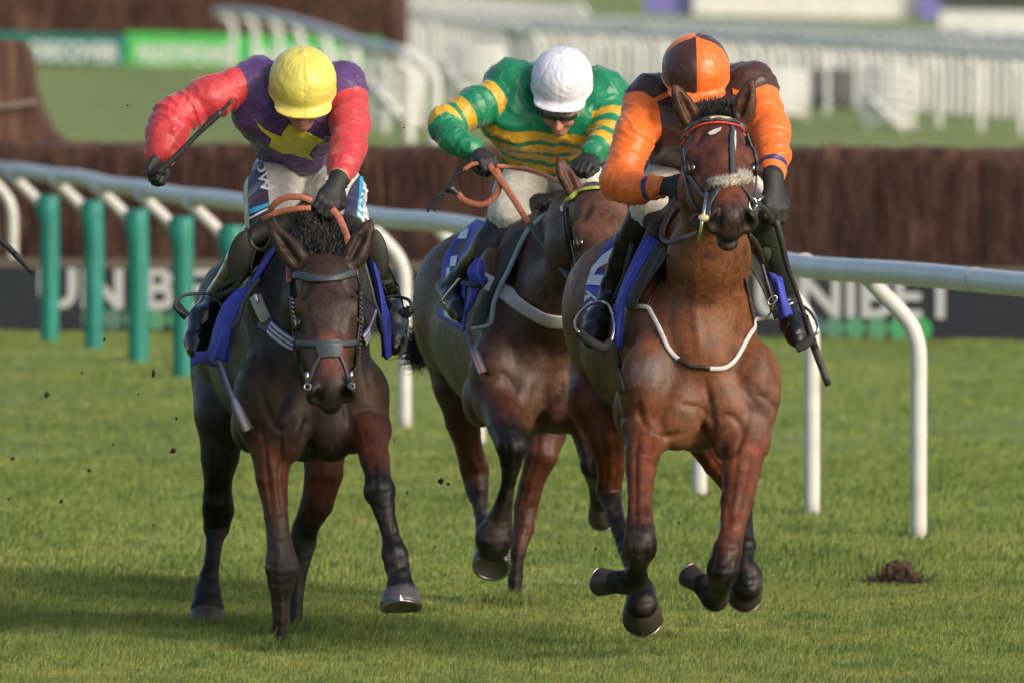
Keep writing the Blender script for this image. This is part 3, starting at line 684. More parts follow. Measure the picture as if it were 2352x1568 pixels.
PAL_KEYS = dict(trunk=0, upper=1, lower=2, muzzle=3, nose=4, grey=5, ear=6, belly=7, face=8)
def build_horse(sp):
    D = sp['D']; s = S(D); J = lambda a: P(a[0], a[1], D + a[2]); K = PAL_KEYS
    base = P(sp['foot'][0], sp['foot'][1], D + .5); base[2] = 0
    root = empty('horse', base); tag(root, sp['label'], 'horse', 'racehorses galloping towards the camera')
    Fd = Field(sp.get('h', 0.0115))
    # trunk: a back, r lateral, z up, metres
    C = J(sp['chest']); H = J(sp['hips']); A = H - C; A[2] = 0; A = unit(A); Rr = np.array([A[1], -A[0], 0]); Z = np.array([0, 0, 1.])
    Rr = Rr if Rr[0] > 0 else -Rr; wd = sp.get('wide', 1.0)
    T = lambda a, r, z: C + A * a + Rr * r * wd + Z * z
    ax = [A, Rr, Z]
    Fd.ell(T(.54, 0, -.09), (.56, .235 * wd, .33), ax, .1, K['trunk'])
    Fd.ell(T(.92, 0, -.07), (.46, .275 * wd, .31), ax, .1, K['belly'])
    Fd.ell(T(1.30, 0, .06), (.34, .26 * wd, .27), ax, .1, K['trunk'])
    for g in (-1, 1):
        Fd.ell(T(1.30, g * .14, .02), (.27, .155, .27), ax, .06, K['trunk'])
        tl = unit(A * .35 + Z * 1.0 - Rr * g * .30)
        Fd.ell(T(.22, g * .15, -.02), (.15, .075, .31), [np.cross(Rr, tl), Rr, tl], .05, K['trunk'])       # shoulder blade
        Fd.ell(T(.05, g * .185, -.20), (.12, .10, .17), ax, .05, K['trunk'])                              # point of shoulder
        Fd.ell(T(.02, g * .085, -.30), (.10, .10, .14), ax, .025, K['trunk'])                            # breast muscle
        Fd.ell(T(.26, g * .19, -.30), (.15, .08, .12), ax, .05, K['trunk'])
    Fd.cap(T(.30, 0, .31), T(.60, 0, .28), .09, .11, .1, K['trunk']); Fd.cap(T(.5, 0, .20), T(1.2, 0, .20), .125, .15, .1, K['trunk'])
    Fd.ell(T(.10, 0, -.08), (.16, .18, .26), ax, .08, K['trunk'])
    Fd.cap(T(.0, 0, -.14), T(.02, 0, -.42), .008, .028, .05, -1, sub=True)
    Fd.cap(T(.14, 0, -.34), T(.55, 0, -.33), .11, .10, .08, K['belly'])
    # neck
    nk = sp['neck']; pts = [J(q) for q in nk]; rs = [q[3] for q in nk]
    Fd.chain(pts, rs, .07, K['trunk'])
    if sp.get('crest'):
        cr = [J(q) for q in sp['crest']]; Fd.chain(cr, [q[3] for q in sp['crest']], .06, K['trunk'])
        for a_, b_, ra_, rb_ in zip(cr[1:], pts[1:], [q[3] for q in sp['crest']][1:], rs[1:]):
            for t_ in (.33, .66): Fd.ell(a_ * (1 - t_) + b_ * t_, ra_ * (1 - t_) + rb_ * t_, None, .08, K['trunk'])
            Fd.cap(a_, b_, ra_, rb_, .08, K['trunk'])
    # windpipe groove lines
    # legs
    for lg in sp['legs']:
        js = lg['j']; pts = [J(q) for q in js]; rs = [q[3] / s for q in js]; cs = lg['c']
        Fd.chain(pts[:3], rs[:3], .04, cs=[K[c] for c in cs][:2]); Fd.chain(pts[2:], rs[2:], .009, cs=[K[c] for c in cs][2:])
        for e in lg.get('bumps', ()): Fd.ell(J(e), e[3] / s, None, .02, K[e[4]])
    # head
    po, mu = J(sp['poll']), J(sp['muzzle']); Lv = unit(mu - po); k = np.linalg.norm(mu - po) / 0.60
    hr = np.array([math.cos(sp.get('yaw', 0)), math.sin(sp.get('yaw', 0)), sp.get('roll', 0)]); hr = unit(hr - Lv * np.dot(hr, Lv)); U = np.cross(Lv, hr); hx = [Lv, U, hr]
    hw = sp.get('hw', 1.22); Q = lambda l, u, r: po + (Lv * l + U * u + hr * r * hw) * k
    fc = K['face']
    Fd.ell(Q(.08, -.07, 0), np.array((.13, .095, .092 * hw)) * k, hx, .05, fc)
    Fd.ell(Q(.20, -.02, 0), np.array((.15, .052, .088 * hw)) * k, hx, .03, fc)
    for g in (-1, 1):
        Fd.ell(Q(.205, -.035, g * .083), np.array((.055, .038, .028 * hw)) * k, hx, .02, fc)      # brow
        Fd.ell(Q(.265, -.125, g * .055), np.array((.15, .115, .046 * hw)) * k, hx, .03, fc)       # cheek
        Fd.cap(Q(.29, -.05, g * .078), Q(.42, -.06, g * .052), .013 * k, .010 * k, .02, fc)  # facial crest
        Fd.cap(Q(.36, -.14, g * .03), Q(.52, -.105, g * .022), .040 * k, .030 * k, .03, fc)
        Fd.ell(Q(.255, -.052, g * .092), np.array((.026, .022, .016 * hw)) * k, hx, .012, K['muzzle'])  # eye rim
        Fd.cap(Q(.12, .012, g * .055), Q(.17, -.002, g * .075), .012 * k, .010 * k, .03, -1, sub=True)
    Fd.cap(Q(.22, -.035, 0), Q(.50, -.045, 0), .058 * k, .046 * k, .03, fc, (hr, 1.3))
    Fd.cap(Q(.38, -.022, 0), Q(.50, -.028, 0), .045 * k, .042 * k, .03, K['nose'], (hr, 1.25))
    Fd.cap(Q(.34, -.09, 0), Q(.53, -.075, 0), .062 * k, .048 * k, .04, fc, (hr, 1.2))
    mz = sp.get('mz', 1.0); Fd.ell(Q(.545, -.060, 0), np.array((.062, .062 * mz, .056 * hw * mz)) * k, hx, .03, K['muzzle'])
    nf = sp.get('flare', 1.0)
    for g in (-1, 1):
        Fd.ell(Q(.568, -.046, g * .044 * mz), np.array((.037, .048 * mz, .027 * nf * hw)) * k, hx, .012, K['muzzle'])
        Fd.cap(Q(.580, -.004, g * .037), Q(.603, -.040, g * .050), .012 * nf * k, .018 * nf * k, .006, -1, sub=True)
        Fd.cap(Q(.56, -.002, g * .034), Q(.585, -.018, g * .030), .004 * k, .007 * k, .008, -1, sub=True)
    Fd.ell(Q(.590, -.088, 0), np.array((.026, .032, .036 * hw)) * k, hx, .016, K['muzzle'])
    lo = sp.get('jaw', 0.0)
    Fd.ell(Q(.575 - lo * .2, -.122 - lo, 0), np.array((.042, .022, .034 * hw)) * k, hx, .012, K['muzzle']); Fd.ell(Q(.535, -.138 - lo, 0), np.array((.032, .026, .028 * hw)) * k, hx, .02, K['muzzle'])
    Fd.cap(Q(.592, -.104 - lo * .5, -.04), Q(.592, -.104 - lo * .5, .04), .005 * k, .005 * k, .006, -1, sub=True)
    # ears
    for e in sp['ears']:
        b0, t0 = J(e['base']), J(e['tip']); d = t0 - b0; L = np.linalg.norm(d); side = unit(np.cross(d, U)); op = unit(np.asarray(e.get('open', (0, -1, 0)), float)); op = unit(op - unit(d) * np.dot(op, unit(d))); sd = np.cross(unit(d), op); w = e.get('w', .033) * k
        pts = [b0 - d * .12, b0 + d * .22 + sd * .004, b0 + d * .5, b0 + d * .78, t0]
        Fd.chain(pts, [w * .95, w * 1.12, w * .98, w * .58, .003], .022, K['ear'], flat=(op, .62), g=5)
        q = op * w * .62
        Fd.cap(b0 + d * .12 + q, b0 + d * .5 + q * 1.0, w * .50, w * .50, .008, -1, (sd, .75), True); Fd.cap(b0 + d * .5 + q, b0 + d * .88 + q * .6, w * .50, w * .08, .008, -1, (sd, .75), True)
    V, F = Fd.mesh(1)
    nrm = vnormals(V, F)
    # large muscle relief and a few surface veins on the coat
    near = np.abs(V[:, 2] - C[2]) < .45
    mus = vnoise(V * 6.5) * 0.006 + vnoise(V * 13 + 4) * 0.002
    vn = 1 - np.abs(vnoise(V * [11, 11, 5.5] + 9)) ; vn = np.clip((vn - .95) / .05, 0, 1) * .0012
    tooth = 0.35 + 0.65 * near
    front = np.clip((-nrm[:, 1] + .15) / .3, 0, 1)
    cre = np.zeros(len(V)); sx = (V[:, 0] * FPX / V[:, 1] + 1176); sy = (CAMZ - V[:, 2]) * FPX / V[:, 1] - 10
    auto = []
    for lg in sp['legs']:
        js = lg['j']
        for a_, b_, offs, dp_, wd_ in ((1, 5, (-.30, .42), .0055, 4.5), (5, 9, (-.5, .5), .0045, 3.2)):
            q_ = js[a_:b_]
            if len(q_) < 3: continue
            for of_ in offs: auto.append(([(x + of_ * r_, y) for x, y, z, r_ in q_], dp_, wd_, (min(z for _, _, z, _ in q_) - .12, max(z for _, _, z, _ in q_) + .12)))
        for x, y, z, r_ in js[4:]: auto.append(([(x - r_ * .8, y - 2), (x, y + 4), (x + r_ * .8, y - 2)], .0035, 3.5, (z - .12, z + .12)))
    for line, dep, wid, dmax in list(sp.get('crease', ())) + auto:
        rng_ = dmax if isinstance(dmax, tuple) else (-9, dmax)
        L = np.array(crom([np.array(q, float) for q in line], 5)); dd = np.full(len(V), 1e9); tt = np.zeros(len(V))
        for i_ in range(len(L) - 1):
            a_, b_ = L[i_], L[i_ + 1]; ab = b_ - a_; t_ = np.clip(((sx - a_[0]) * ab[0] + (sy - a_[1]) * ab[1]) / (ab @ ab + 1e-9), 0, 1)
            d_ = np.hypot(sx - a_[0] - ab[0] * t_, sy - a_[1] - ab[1] * t_); m_ = d_ < dd; dd[m_] = d_[m_]; tt[m_] = (i_ + t_[m_]) / (len(L) - 1)
        fade = np.clip(np.minimum(tt, 1 - tt) * 6 + .25, 0, 1); cre -= np.exp(-(dd / (wid * 1.15)) ** 2) * (dep * (.72 if dep > .008 else 1)) * fade * front * (V[:, 1] < D + rng_[1]) * (V[:, 1] > D + rng_[0])
    mus = mus + cre / np.maximum(tooth, .3)
    V2 = V + nrm * ((mus + vn) * tooth + (~near) * (vnoise(V * 34) * .0016 + vnoise(V * [60, 60, 14]) * .0013))[:, None]
    body = mk('body', V2, F, sp.get('mat', M_coat), root)
    pal = [srgb(*c) if max(c) > 1.01 else c for c in sp['pal']]
    colr = Fd.colors(V, pal, .014)
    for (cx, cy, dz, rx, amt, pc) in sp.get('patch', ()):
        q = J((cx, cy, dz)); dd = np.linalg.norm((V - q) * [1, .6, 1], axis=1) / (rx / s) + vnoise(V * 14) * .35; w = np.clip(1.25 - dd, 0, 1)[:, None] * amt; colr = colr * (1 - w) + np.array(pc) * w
    low = np.clip((colr.max(1) < .02) * 1.0, 0, 1)[:, None]; dust = np.clip(vnoise(V * 16) * 1.2 + vnoise(V * 45) * .5, 0, 1)[:, None]; colr = colr * (1 + .30 * vnoise(V * 22)[:, None]) + low * dust * np.array([[.034, .026, .020]])
    for g in (-1, 1):
        dn = np.linalg.norm(V - Q(.594, -.022, g * .044), axis=1) / (.019 * nf * k); w = np.clip(2.2 - dn * 1.4, 0, 1)[:, None]; colr = colr * (1 - w) + np.array((.004, .003, .003)) * w  # nostril hollows painted near-black: shade of the hole put into the colour
    attr_c(body, 'col', colr); bvh = bvh_of(V2, F)
    # eyes
    lids = []
    for g in (-1, 1):
        m = MB(); r0 = .0290 * k; e0 = Q(.258, -.048, g * .3); rr = bvh.ray_cast(Vector(e0), Vector(-hr * g)); c = np.array(rr[0]) - hr * g * r0 * .64 + U * .002 if rr[0] is not None else Q(.262, -.056, g * .1)
        lid = [c + hr * g * r0 * (.64 - .16 * math.cos(a) ** 2) + (Lv * math.cos(a) * 1.02 + U * math.sin(a) * .80) * r0 for a in np.linspace(-.3, math.pi + .3, 14)]; lids.append(lid)
        vs = []; n1, n2 = 12, 18
        for i in range(n1 + 1):
            for j in range(n2): a, b = math.pi * i / n1, 2 * math.pi * j / n2; vs.append(c + r0 * (hr * g * math.cos(a) * .9 + Lv * math.sin(a) * math.cos(b) + U * math.sin(a) * math.sin(b)))
        m.add(vs, [(i * n2 + j, i * n2 + (j + 1) % n2, (i + 1) * n2 + (j + 1) % n2, (i + 1) * n2 + j) for i in range(n1) for j in range(n2)]); m.build('eye', M_eye, root)
    for lid in lids: tube_obj('eyelid', lid, [.004, .0085, .0090, .004], M_lid, root, 8)
    for hf in sp['hooves']: hoof(root, J(hf['c']), J(hf['b']), hf.get('f', (0, -1, 0)), hf['r'] / s, hf.get('m'), True, hf.get('clip', False))
    return dict(root=root, bvh=bvh, J=J, Q=Q, T=T, k=k, s=s, D=D, Lv=Lv, U=U, hr=hr)

def scatter_hair(H, poly_roots, tip_fn, n, name='mane', seed=1, r=.0022, wave=.012, sub=None):
    g = np.random.default_rng(seed); ro, ti = [], []
    for i in range(n):
        a = poly_roots[g.integers(0, len(poly_roots) - 1)]; j = poly_roots.index(a) if False else None
        k = g.integers(0, len(poly_roots) - 1); t = g.random(); p = np.array(poly_roots[k]) * (1 - t) + np.array(poly_roots[k + 1]) * t
        q = H['J'](p) + g.normal(0, .012, 3); ro.append(q); ti.append(tip_fn(q, t, g, k + t))
    return strands(name, ro, ti, M_hair, H['root'], r, wave, seed=seed)

# ------------------------------------------------------------------ the three horses
BR, RB, BK = (0.150, 0.057, 0.026), (0.115, 0.034, 0.014), (0.0085, 0.0075, 0.007)
H3 = build_horse(dict(D=41.9, foot=(1560, 1500), label='bright bay horse with a sheepskin noseband under the orange and brown jockey', h=.009, wide=1.08,
    chest=(1612, 762, 0), hips=(1470, 770, 1.40), pal=[BR, RB, BK, (0.030, 0.020, 0.017), (0.17, 0.050, 0.030), (0.1, 0.1, 0.1), (0.085, 0.035, 0.022), (0.095, 0.045, 0.028), (0.100, 0.034, 0.021)],
    neck=[(1643, 330, -.33, .088), (1640, 440, -.12, .105), (1628, 590, .04, .125), (1616, 760, .20, .17)], crest=[(1642, 300, -.2, .055), (1636, 420, .1, .06), (1615, 520, .42, .08)],
    poll=(1642, 268, -.42), muzzle=(1683, 498, -.89), yaw=.10, roll=-.03, flare=1.3, jaw=.022, mz=1.12,
    ears=[dict(base=(1590, 285, -.36), tip=(1545, 190, -.38), open=(.35, -.9, 0), w=.034), dict(base=(1700, 272, -.36), tip=(1728, 180, -.38), open=(-.2, -.9, 0), w=.034)],
    legs=[dict(j=[(1495, 900, .14, 66), (1482, 985, .02, 50), (1472, 1080, -.18, 34), (1469, 1150, -.3, 27), (1470, 1200, -.36, 31), (1471, 1245, -.40, 38), (1470, 1272, -.33, 28), (1466, 1300, -.18, 20), (1460, 1325, -.08, 28), (1437, 1336, -.06, 28), (1415, 1335, -.05, 27)],
               c=['trunk', 'upper', 'upper', 'upper', 'lower', 'lower', 'lower', 'lower', 'lower', 'lower'], bumps=[(1470, 1262, -.38, 36, 'lower'), (1500, 1010, -.03, 34, 'upper')]),
          dict(j=[(1718, 920, .14, 66), (1712, 1010, .02, 50), (1702, 1080, -.12, 44), (1692, 1150, -.25, 37), (1683, 1215, -.34, 29), (1672, 1262, -.39, 33), (1660, 1308, -.40, 37), (1656, 1335, -.30, 26), (1650, 1358, -.16, 22), (1642, 1372, -.1, 31), (1625, 1352, -.08, 26), (1615, 1342, -.07, 25)],
               c=['trunk', 'upper', 'upper', 'upper', 'upper', 'lower', 'lower', 'lower', 'lower', 'lower', 'lower'], bumps=[(1672, 1030, 0, 32, 'upper')]),
          dict(j=[(1400, 820, 1.45, 96), (1372, 920, 1.25, 66), (1392, 1000, 1.2, 46), (1404, 1070, 1.25, 32), (1398, 1128, 1.3, 30), (1412, 1180, 1.2, 22), (1432, 1240, 1.05, 19), (1455, 1310, .85, 20), (1470, 1352, .72, 32), (1474, 1385, .66, 38)],
               c=['trunk', 'upper', 'upper', 'upper', 'lower', 'lower', 'lower', 'lower', 'lower']),
          dict(j=[(1545, 830, 1.45, 96), (1590, 950, 1.2, 62), (1655, 1060, 1.15, 42), (1698, 1125, 1.2, 33), (1708, 1190, 1.1, 21), (1712, 1252, 1.0, 24), (1710, 1288, .95, 20), (1715, 1322, .9, 35), (1714, 1345, .88, 38)],
               c=['trunk', 'upper', 'upper', 'lower', 'lower', 'lower', 'lower', 'lower'])],
    hooves=[dict(c=(1418, 1336, -.05), b=(1384, 1330, .02), f=(-.5, -.3, -.8), r=34), dict(c=(1616, 1342, -.07), b=(1592, 1318, .0), f=(-.6, -.3, -.7), r=31),
            dict(c=(1474, 1384, .66), b=(1476, 1414, .74), f=(0, -.6, -.8), r=49, clip=True), dict(c=(1714, 1342, .88), b=(1710, 1364, .95), f=(0, -.6, -.8), r=41)],
    crease=[([(1448, 1232), (1470, 1240), (1494, 1230)], .006, 4, .3), ([(1458, 1150), (1462, 1200)], .005, 4, .3), ([(1484, 1150), (1486, 1200)], .005, 4, .3), ([(1672, 1150), (1668, 1210)], .005, 4, .3), ([(1640, 1300), (1660, 1306), (1680, 1296)], .006, 4, .3), ([(1465, 915), (1470, 958), (1500, 994), (1537, 1003), (1570, 992)], .016, 7, .5), ([(1618, 870), (1632, 930), (1640, 975), (1634, 1012)], .014, 7, .5), ([(1638, 960), (1680, 955), (1706, 992), (1692, 1030), (1655, 1060)], .013, 6, .5),
        ([(1560, 928), (1612, 938), (1640, 972)], .009, 6, .5), ([(1738, 900), (1783, 943), (1762, 1000)], .012, 6, .6), ([(1462, 932), (1440, 953), (1418, 962)], .012, 6, .6), ([(1498, 1000), (1494, 1060), (1490, 1120)], .006, 5, .4), ([(1462, 1010), (1458, 1080), (1462, 1150)], .006, 4, .4),
        ([(1720, 1060), (1706, 1130), (1690, 1190)], .007, 5, .4), ([(1545, 640), (1535, 740), (1560, 860)], .012, 14, .6), ([(1708, 650), (1716, 740), (1690, 850)], .012, 14, .6), ([(1600, 620), (1596, 720), (1612, 820)], -.006, 10, .4), ([(1436, 900), (1470, 870), (1490, 800)], -.004, 8, .5),
        ([(1700, 900), (1730, 940), (1722, 990)], -.005, 6, .5), ([(1590, 950), (1600, 985), (1622, 1010)], -.005, 8, .5), ([(1625, 480), (1650, 470), (1672, 478)], -.003, 6, 0), ([(1590, 370), (1605, 400), (1612, 430)], .004, 6, 0), ([(1722, 370), (1712, 400), (1706, 430)], .004, 6, 0)],
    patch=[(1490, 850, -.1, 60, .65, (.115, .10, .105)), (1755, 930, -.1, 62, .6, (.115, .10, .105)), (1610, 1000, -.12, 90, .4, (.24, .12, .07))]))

D1, R1 = (0.034, 0.022, 0.017), (0.090, 0.028, 0.013)
H1 = build_horse(dict(D=42.6, foot=(650, 1490), label='dark bay horse with tan reins, under the jockey in the yellow cap', h=.009, mat=M_coat_dark,
    chest=(712, 790, 0), hips=(612, 780, 1.40), pal=[D1, R1, (0.0075, 0.007, 0.008), (0.024, 0.021, 0.020), (0.15, 0.050, 0.036), (0.042, 0.034, 0.029), (0.040, 0.024, 0.018), (0.040, 0.034, 0.031), (0.040, 0.024, 0.019)],
    neck=[(745, 640, -.18, .085), (738, 700, 0, .12), (725, 790, .15, .17), (715, 860, .25, .2)], crest=[(742, 590, -.12, .06), (730, 610, .15, .085), (712, 610, .42, .09)],
    poll=(744, 592, -.30), muzzle=(763, 905, -.61), yaw=.02, roll=-.02, flare=1.2, mz=1.1,
    ears=[dict(base=(690, 612, -.26), tip=(614, 507, -.22), open=(.25, -.9, -.2), w=.037), dict(base=(802, 605, -.26), tip=(856, 502, -.22), open=(-.2, -.9, -.2), w=.037)],
    legs=[dict(j=[(598, 910, .14, 64), (614, 985, .06, 58), (624, 1034, .02, 49), (625, 1100, 0, 37), (634, 1188, -.02, 27), (642, 1240, -.03, 28), (648, 1300, -.03, 38), (646, 1340, -.01, 30), (644, 1380, .02, 21), (645, 1440, .06, 18), (645, 1492, .10, 19)],
               c=['trunk', 'upper', 'upper', 'upper', 'grey', 'grey', 'grey', 'grey', 'grey', 'grey']),
          dict(j=[(832, 900, .12, 66), (848, 985, .0, 46), (861, 1050, -.2, 35), (867, 1092, -.3, 29), (872, 1128, -.38, 37), (882, 1165, -.4, 25), (896, 1222, -.42, 19), (907, 1272, -.45, 29), (912, 1298, -.47, 27), (918, 1325, -.5, 26), (920, 1352, -.52, 36)],
               c=['trunk', 'upper', 'upper', 'lower', 'lower', 'lower', 'lower', 'lower', 'lower', 'lower']),
          dict(j=[(528, 840, 1.45, 95), (510, 950, 1.2, 62), (505, 1045, 1.25, 45), (500, 1108, 1.4, 32), (501, 1172, 1.5, 39), (497, 1212, 1.5, 31), (493, 1240, 1.48, 20), (488, 1285, 1.45, 18), (480, 1322, 1.42, 21), (477, 1360, 1.40, 31), (476, 1392, 1.38, 38)],
               c=['trunk', 'belly', 'lower', 'lower', 'lower', 'lower', 'lower', 'lower', 'lower', 'lower']),
          dict(j=[(700, 880, 1.35, 95), (742, 1000, 1.15, 55), (744, 1085, 1.1, 45), (728, 1155, 1.12, 38), (702, 1208, 1.15, 30), (695, 1240, 1.17, 33), (688, 1290, 1.15, 24), (682, 1340, 1.13, 18), (680, 1400, 1.1, 16), (680, 1460, 1.08, 18)],
               c=['trunk', 'upper', 'upper', 'lower', 'lower', 'lower', 'lower', 'lower', 'lower'])],
    hooves=[dict(c=(645, 1488, .10), b=(645, 1525, .06), f=(0, -1, 0), r=34), dict(c=(920, 1352, -.52), b=(921, 1396, -.55), f=(0, -1, -.2), r=50, m=M_hoof_grey, clip=True),
            dict(c=(476, 1388, 1.38), b=(475, 1438, 1.36), f=(0, -1, 0), r=46), dict(c=(680, 1462, 1.08), b=(680, 1495, 1.05), f=(0, -1, 0), r=32)],
    crease=[([(637, 1360), (637, 1410), (638, 1470)], .005, 3, .4), ([(653, 1360), (654, 1410), (653, 1470)], .005, 3, .4), ([(625, 1318), (648, 1324), (672, 1316)], .006, 4, .4), ([(888, 1175), (892, 1215), (900, 1250)], .004, 3, .2), ([(905, 1170), (908, 1215), (916, 1250)], .004, 3, .2), ([(850, 1135), (872, 1142), (892, 1130)], .005, 4, .2), ([(892, 1300), (912, 1306), (932, 1298)], .006, 4, .2), ([(495, 1250), (488, 1300)], .004, 3, 1.8), ([(596, 865), (610, 930), (628, 978), (655, 985), (682, 958)], .015, 7, .5), ([(704, 960), (693, 1005), (672, 1036)], .012, 6, .5), ([(812, 950), (845, 938), (872, 950)], .012, 6, .5), ([(660, 905), (640, 940), (632, 975)], .008, 7, .5), ([(790, 900), (800, 960), (820, 1010)], .010, 7, .5),
        ([(588, 1105), (610, 1180), (622, 1245)], .007, 5, .4), ([(612, 1010), (628, 1100), (644, 1190)], -.005, 5, .4), ([(640, 1010), (650, 1080), (655, 1150)], .006, 4, .4), ([(850, 1000), (862, 1050), (862, 1100)], .006, 4, .4), ([(640, 1240), (655, 1270), (640, 1300)], .005, 5, .4),
        ([(560, 720), (585, 800), (596, 865)], .010, 10, .6), ([(690, 700), (670, 790), (690, 880)], .010, 12, .5), ([(850, 760), (842, 840), (858, 900)], .008, 9, .5), ([(702, 690), (712, 740), (722, 780)], .005, 7, 0), ([(795, 690), (788, 740), (780, 780)], .005, 7, 0)],
    patch=[(850, 900, -.05, 60, .5, (.10, .055, .035))]))  # lighter warm patch: sunlit right side of the chest painted into the coat

D2, R2 = (0.080, 0.040, 0.026), (0.070, 0.024, 0.014)
H2 = build_horse(dict(D=44.9, foot=(1190, 1385), label='brown horse with a broad white breast strap under the jockey in green and gold', h=.010,
    chest=(1242, 742, 0), hips=(1108, 740, 1.35), pal=[D2, R2, (0.008, 0.0072, 0.0072), (0.03, .02, .017), (0.13, 0.045, 0.03), (0.1, 0.1, 0.1), (0.09, 0.04, 0.026), (0.066, 0.045, 0.033), (0.105, 0.048, 0.030)],
    neck=[(1368, 490, -.52, .09), (1345, 570, -.32, .12), (1305, 680, -.05, .16), (1262, 780, .15, .2)], crest=[(1362, 455, -.5, .06), (1325, 500, -.15, .085), (1262, 560, .25, .11)],
    poll=(1378, 430, -.62), muzzle=(1428, 690, -1.02), yaw=.15, roll=-.05,
    ears=[dict(base=(1318, 442, -.58), tip=(1279, 358, -.56), open=(.5, -.8, 0), w=.032), dict(base=(1425, 440, -.55), tip=(1455, 360, -.55), open=(-.2, -.9, 0), w=.034)],
    legs=[dict(j=[(1152, 850, .12, 66), (1143, 925, -.02, 50), (1160, 980, -.22, 38), (1176, 1024, -.33, 37), (1174, 1062, -.3, 25), (1168, 1108, -.22, 17), (1158, 1152, -.15, 20), (1147, 1195, -.1, 30), (1136, 1232, -.08, 44), (1134, 1252, -.05, 38)],
               c=['trunk', 'upper', 'lower', 'lower', 'lower', 'lower', 'lower', 'lower', 'lower']),
          dict(j=[(1330, 850, .1, 66), (1350, 950, .0, 50), (1362, 1030, -.15, 36), (1368, 1068, -.2, 34), (1372, 1110, 0, 22), (1378, 1150, .1, 24)], c=['trunk', 'upper', 'lower', 'lower', 'lower']),
          dict(j=[(1040, 770, 1.45, 88), (1047, 890, 1.3, 50), (1062, 965, 1.35, 42), (1077, 1030, 1.45, 31), (1090, 1078, 1.55, 34), (1095, 1122, 1.52, 27), (1102, 1160, 1.45, 18), (1107, 1200, 1.35, 16), (1112, 1240, 1.25, 22), (1118, 1265, 1.2, 26)],
               c=['trunk', 'upper', 'upper', 'upper', 'upper', 'lower', 'lower', 'lower', 'lower']),
          dict(j=[(1225, 870, 1.3, 82), (1250, 985, 1.05, 50), (1244, 1045, 1.0, 40), (1222, 1105, 1.02, 29), (1207, 1165, 1.05, 28), (1204, 1210, 1.03, 24), (1190, 1264, 1.0, 18), (1184, 1320, 1.0, 17), (1181, 1390, 1.0, 18)],
               c=['trunk', 'upper', 'upper', 'upper', 'upper', 'upper', 'lower', 'lower'])],
    hooves=[dict(c=(1131, 1258, .02), b=(1129, 1296, -.045), f=(0, .3, -1), r=46, m=M_hoof_grey), dict(c=(1380, 1155, .12), b=(1384, 1185, .2), f=(0, -.5, -1), r=34),
            dict(c=(1118, 1270, 1.2), b=(1120, 1305, 1.15), f=(0, -1, 0), r=36), dict(c=(1181, 1388, 1.0), b=(1181, 1420, .97), f=(0, -1, 0), r=32)],
    crease=[([(1100, 855), (1127, 866), (1155, 858), (1177, 885), (1184, 925)], .014, 6, .6), ([(1246, 935), (1279, 905), (1296, 880)], .010, 7, .6), ([(1230, 880), (1225, 940), (1240, 985)], .012, 7, .6), ([(1185, 640), (1165, 740), (1180, 830)], .010, 12, .7), ([(1260, 660), (1245, 760), (1260, 840)], .010, 12, .6)],
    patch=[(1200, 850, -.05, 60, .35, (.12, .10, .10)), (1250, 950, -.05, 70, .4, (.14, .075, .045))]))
# ------------------------------------------------------------------ jockeys
def silk(name, c0, c1=None, c2=None, rough=0.50, fine=0.20):
    m, nt, b = new_mat(name); col = c0
    for nm, c in (('m1', c1), ('m2', c2)):
        if c is None: continue
        a = N(nt, 'ShaderNodeAttribute', attribute_name=nm); r = N(nt, 'ShaderNodeMapRange'); r.inputs['From Min'].default_value = -.0012; r.inputs['From Max'].default_value = .0012
        nt.links.new(a.outputs['Fac'], r.inputs[0]); col = mixrgb(nt, col, c, r.outputs[0])
    t = tex_noise(nt, 9, 4, 0.6, 0.8); v = ramp(nt, t.outputs[0], [(0.3, (0.84, 0.84, 0.86)), (0.7, (1.1, 1.1, 1.08))])
    nt.links.new(mixrgb(nt, col, v.outputs[0], 1.0, 'MULTIPLY'), b.inputs['Base Color'])
    b.inputs['Roughness'].default_value = rough; b.inputs['Sheen Weight'].default_value = 0.25; b.inputs['Sheen Roughness'].default_value = 0.4; b.inputs['Specular IOR Level'].default_value = 0.5
    w = tex_noise(nt, 26, 4, 0.6, 1.6, (1, 1, 0.55)); w2 = tex_noise(nt, 800, 1)
    b1 = N(nt, 'ShaderNodeBump'); b1.inputs['Strength'].default_value = 0.06; b1.inputs['Distance'].default_value = 0.002; nt.links.new(w2.outputs[0], b1.inputs['Height'])
    bump(nt, b, w.outputs[0], fine, 0.018, b1); return m
PURPLE, RED, YEL = (0.085, 0.035, 0.150), (0.54, 0.042, 0.052), (0.68, 0.60, 0.12)
GREEN, GOLD, WHITE = (0.004, 0.195, 0.085), (0.62, 0.36, 0.022), (0.70, 0.70, 0.80)
ORANGE, BROWN, NAVY = (0.82, 0.165, 0.022), (0.052, 0.019, 0.014), (0.035, 0.03, 0.13)
M_skin = simple('skin', (0.46, 0.20, 0.145), 0.5, var=0.12, scale=30, bumps=0.1)
M_breech = silk('white_breeches', (0.62, 0.595, 0.53), rough=0.6, fine=0.28)
M_glove = simple('black_glove', (0.013, 0.014, 0.015), 0.62, var=0.3, scale=60, bumps=0.4)
M_boot = simple('polished_boot', (0.008, 0.009, 0.011), 0.16, var=0.3, scale=10, bumps=0.10, coat=0.6)
M_boot2 = simple('scuffed_boot', (0.008, 0.009, 0.011), 0.40, var=0.4, scale=22, bumps=0.25)
M_gog = simple('goggle_lens', (0.03, 0.03, 0.03), 0.08, var=0.1, bumps=0, coat=1.0)
M_gogf = simple('goggle_frame', (0.20, 0.20, 0.17), 0.35, bumps=0)
M_yel2 = silk('star_yellow', (0.58, 0.52, 0.03), rough=.45)
M_lett = simple('white_lettering', (0.74, 0.75, 0.82), 0.6, bumps=0)
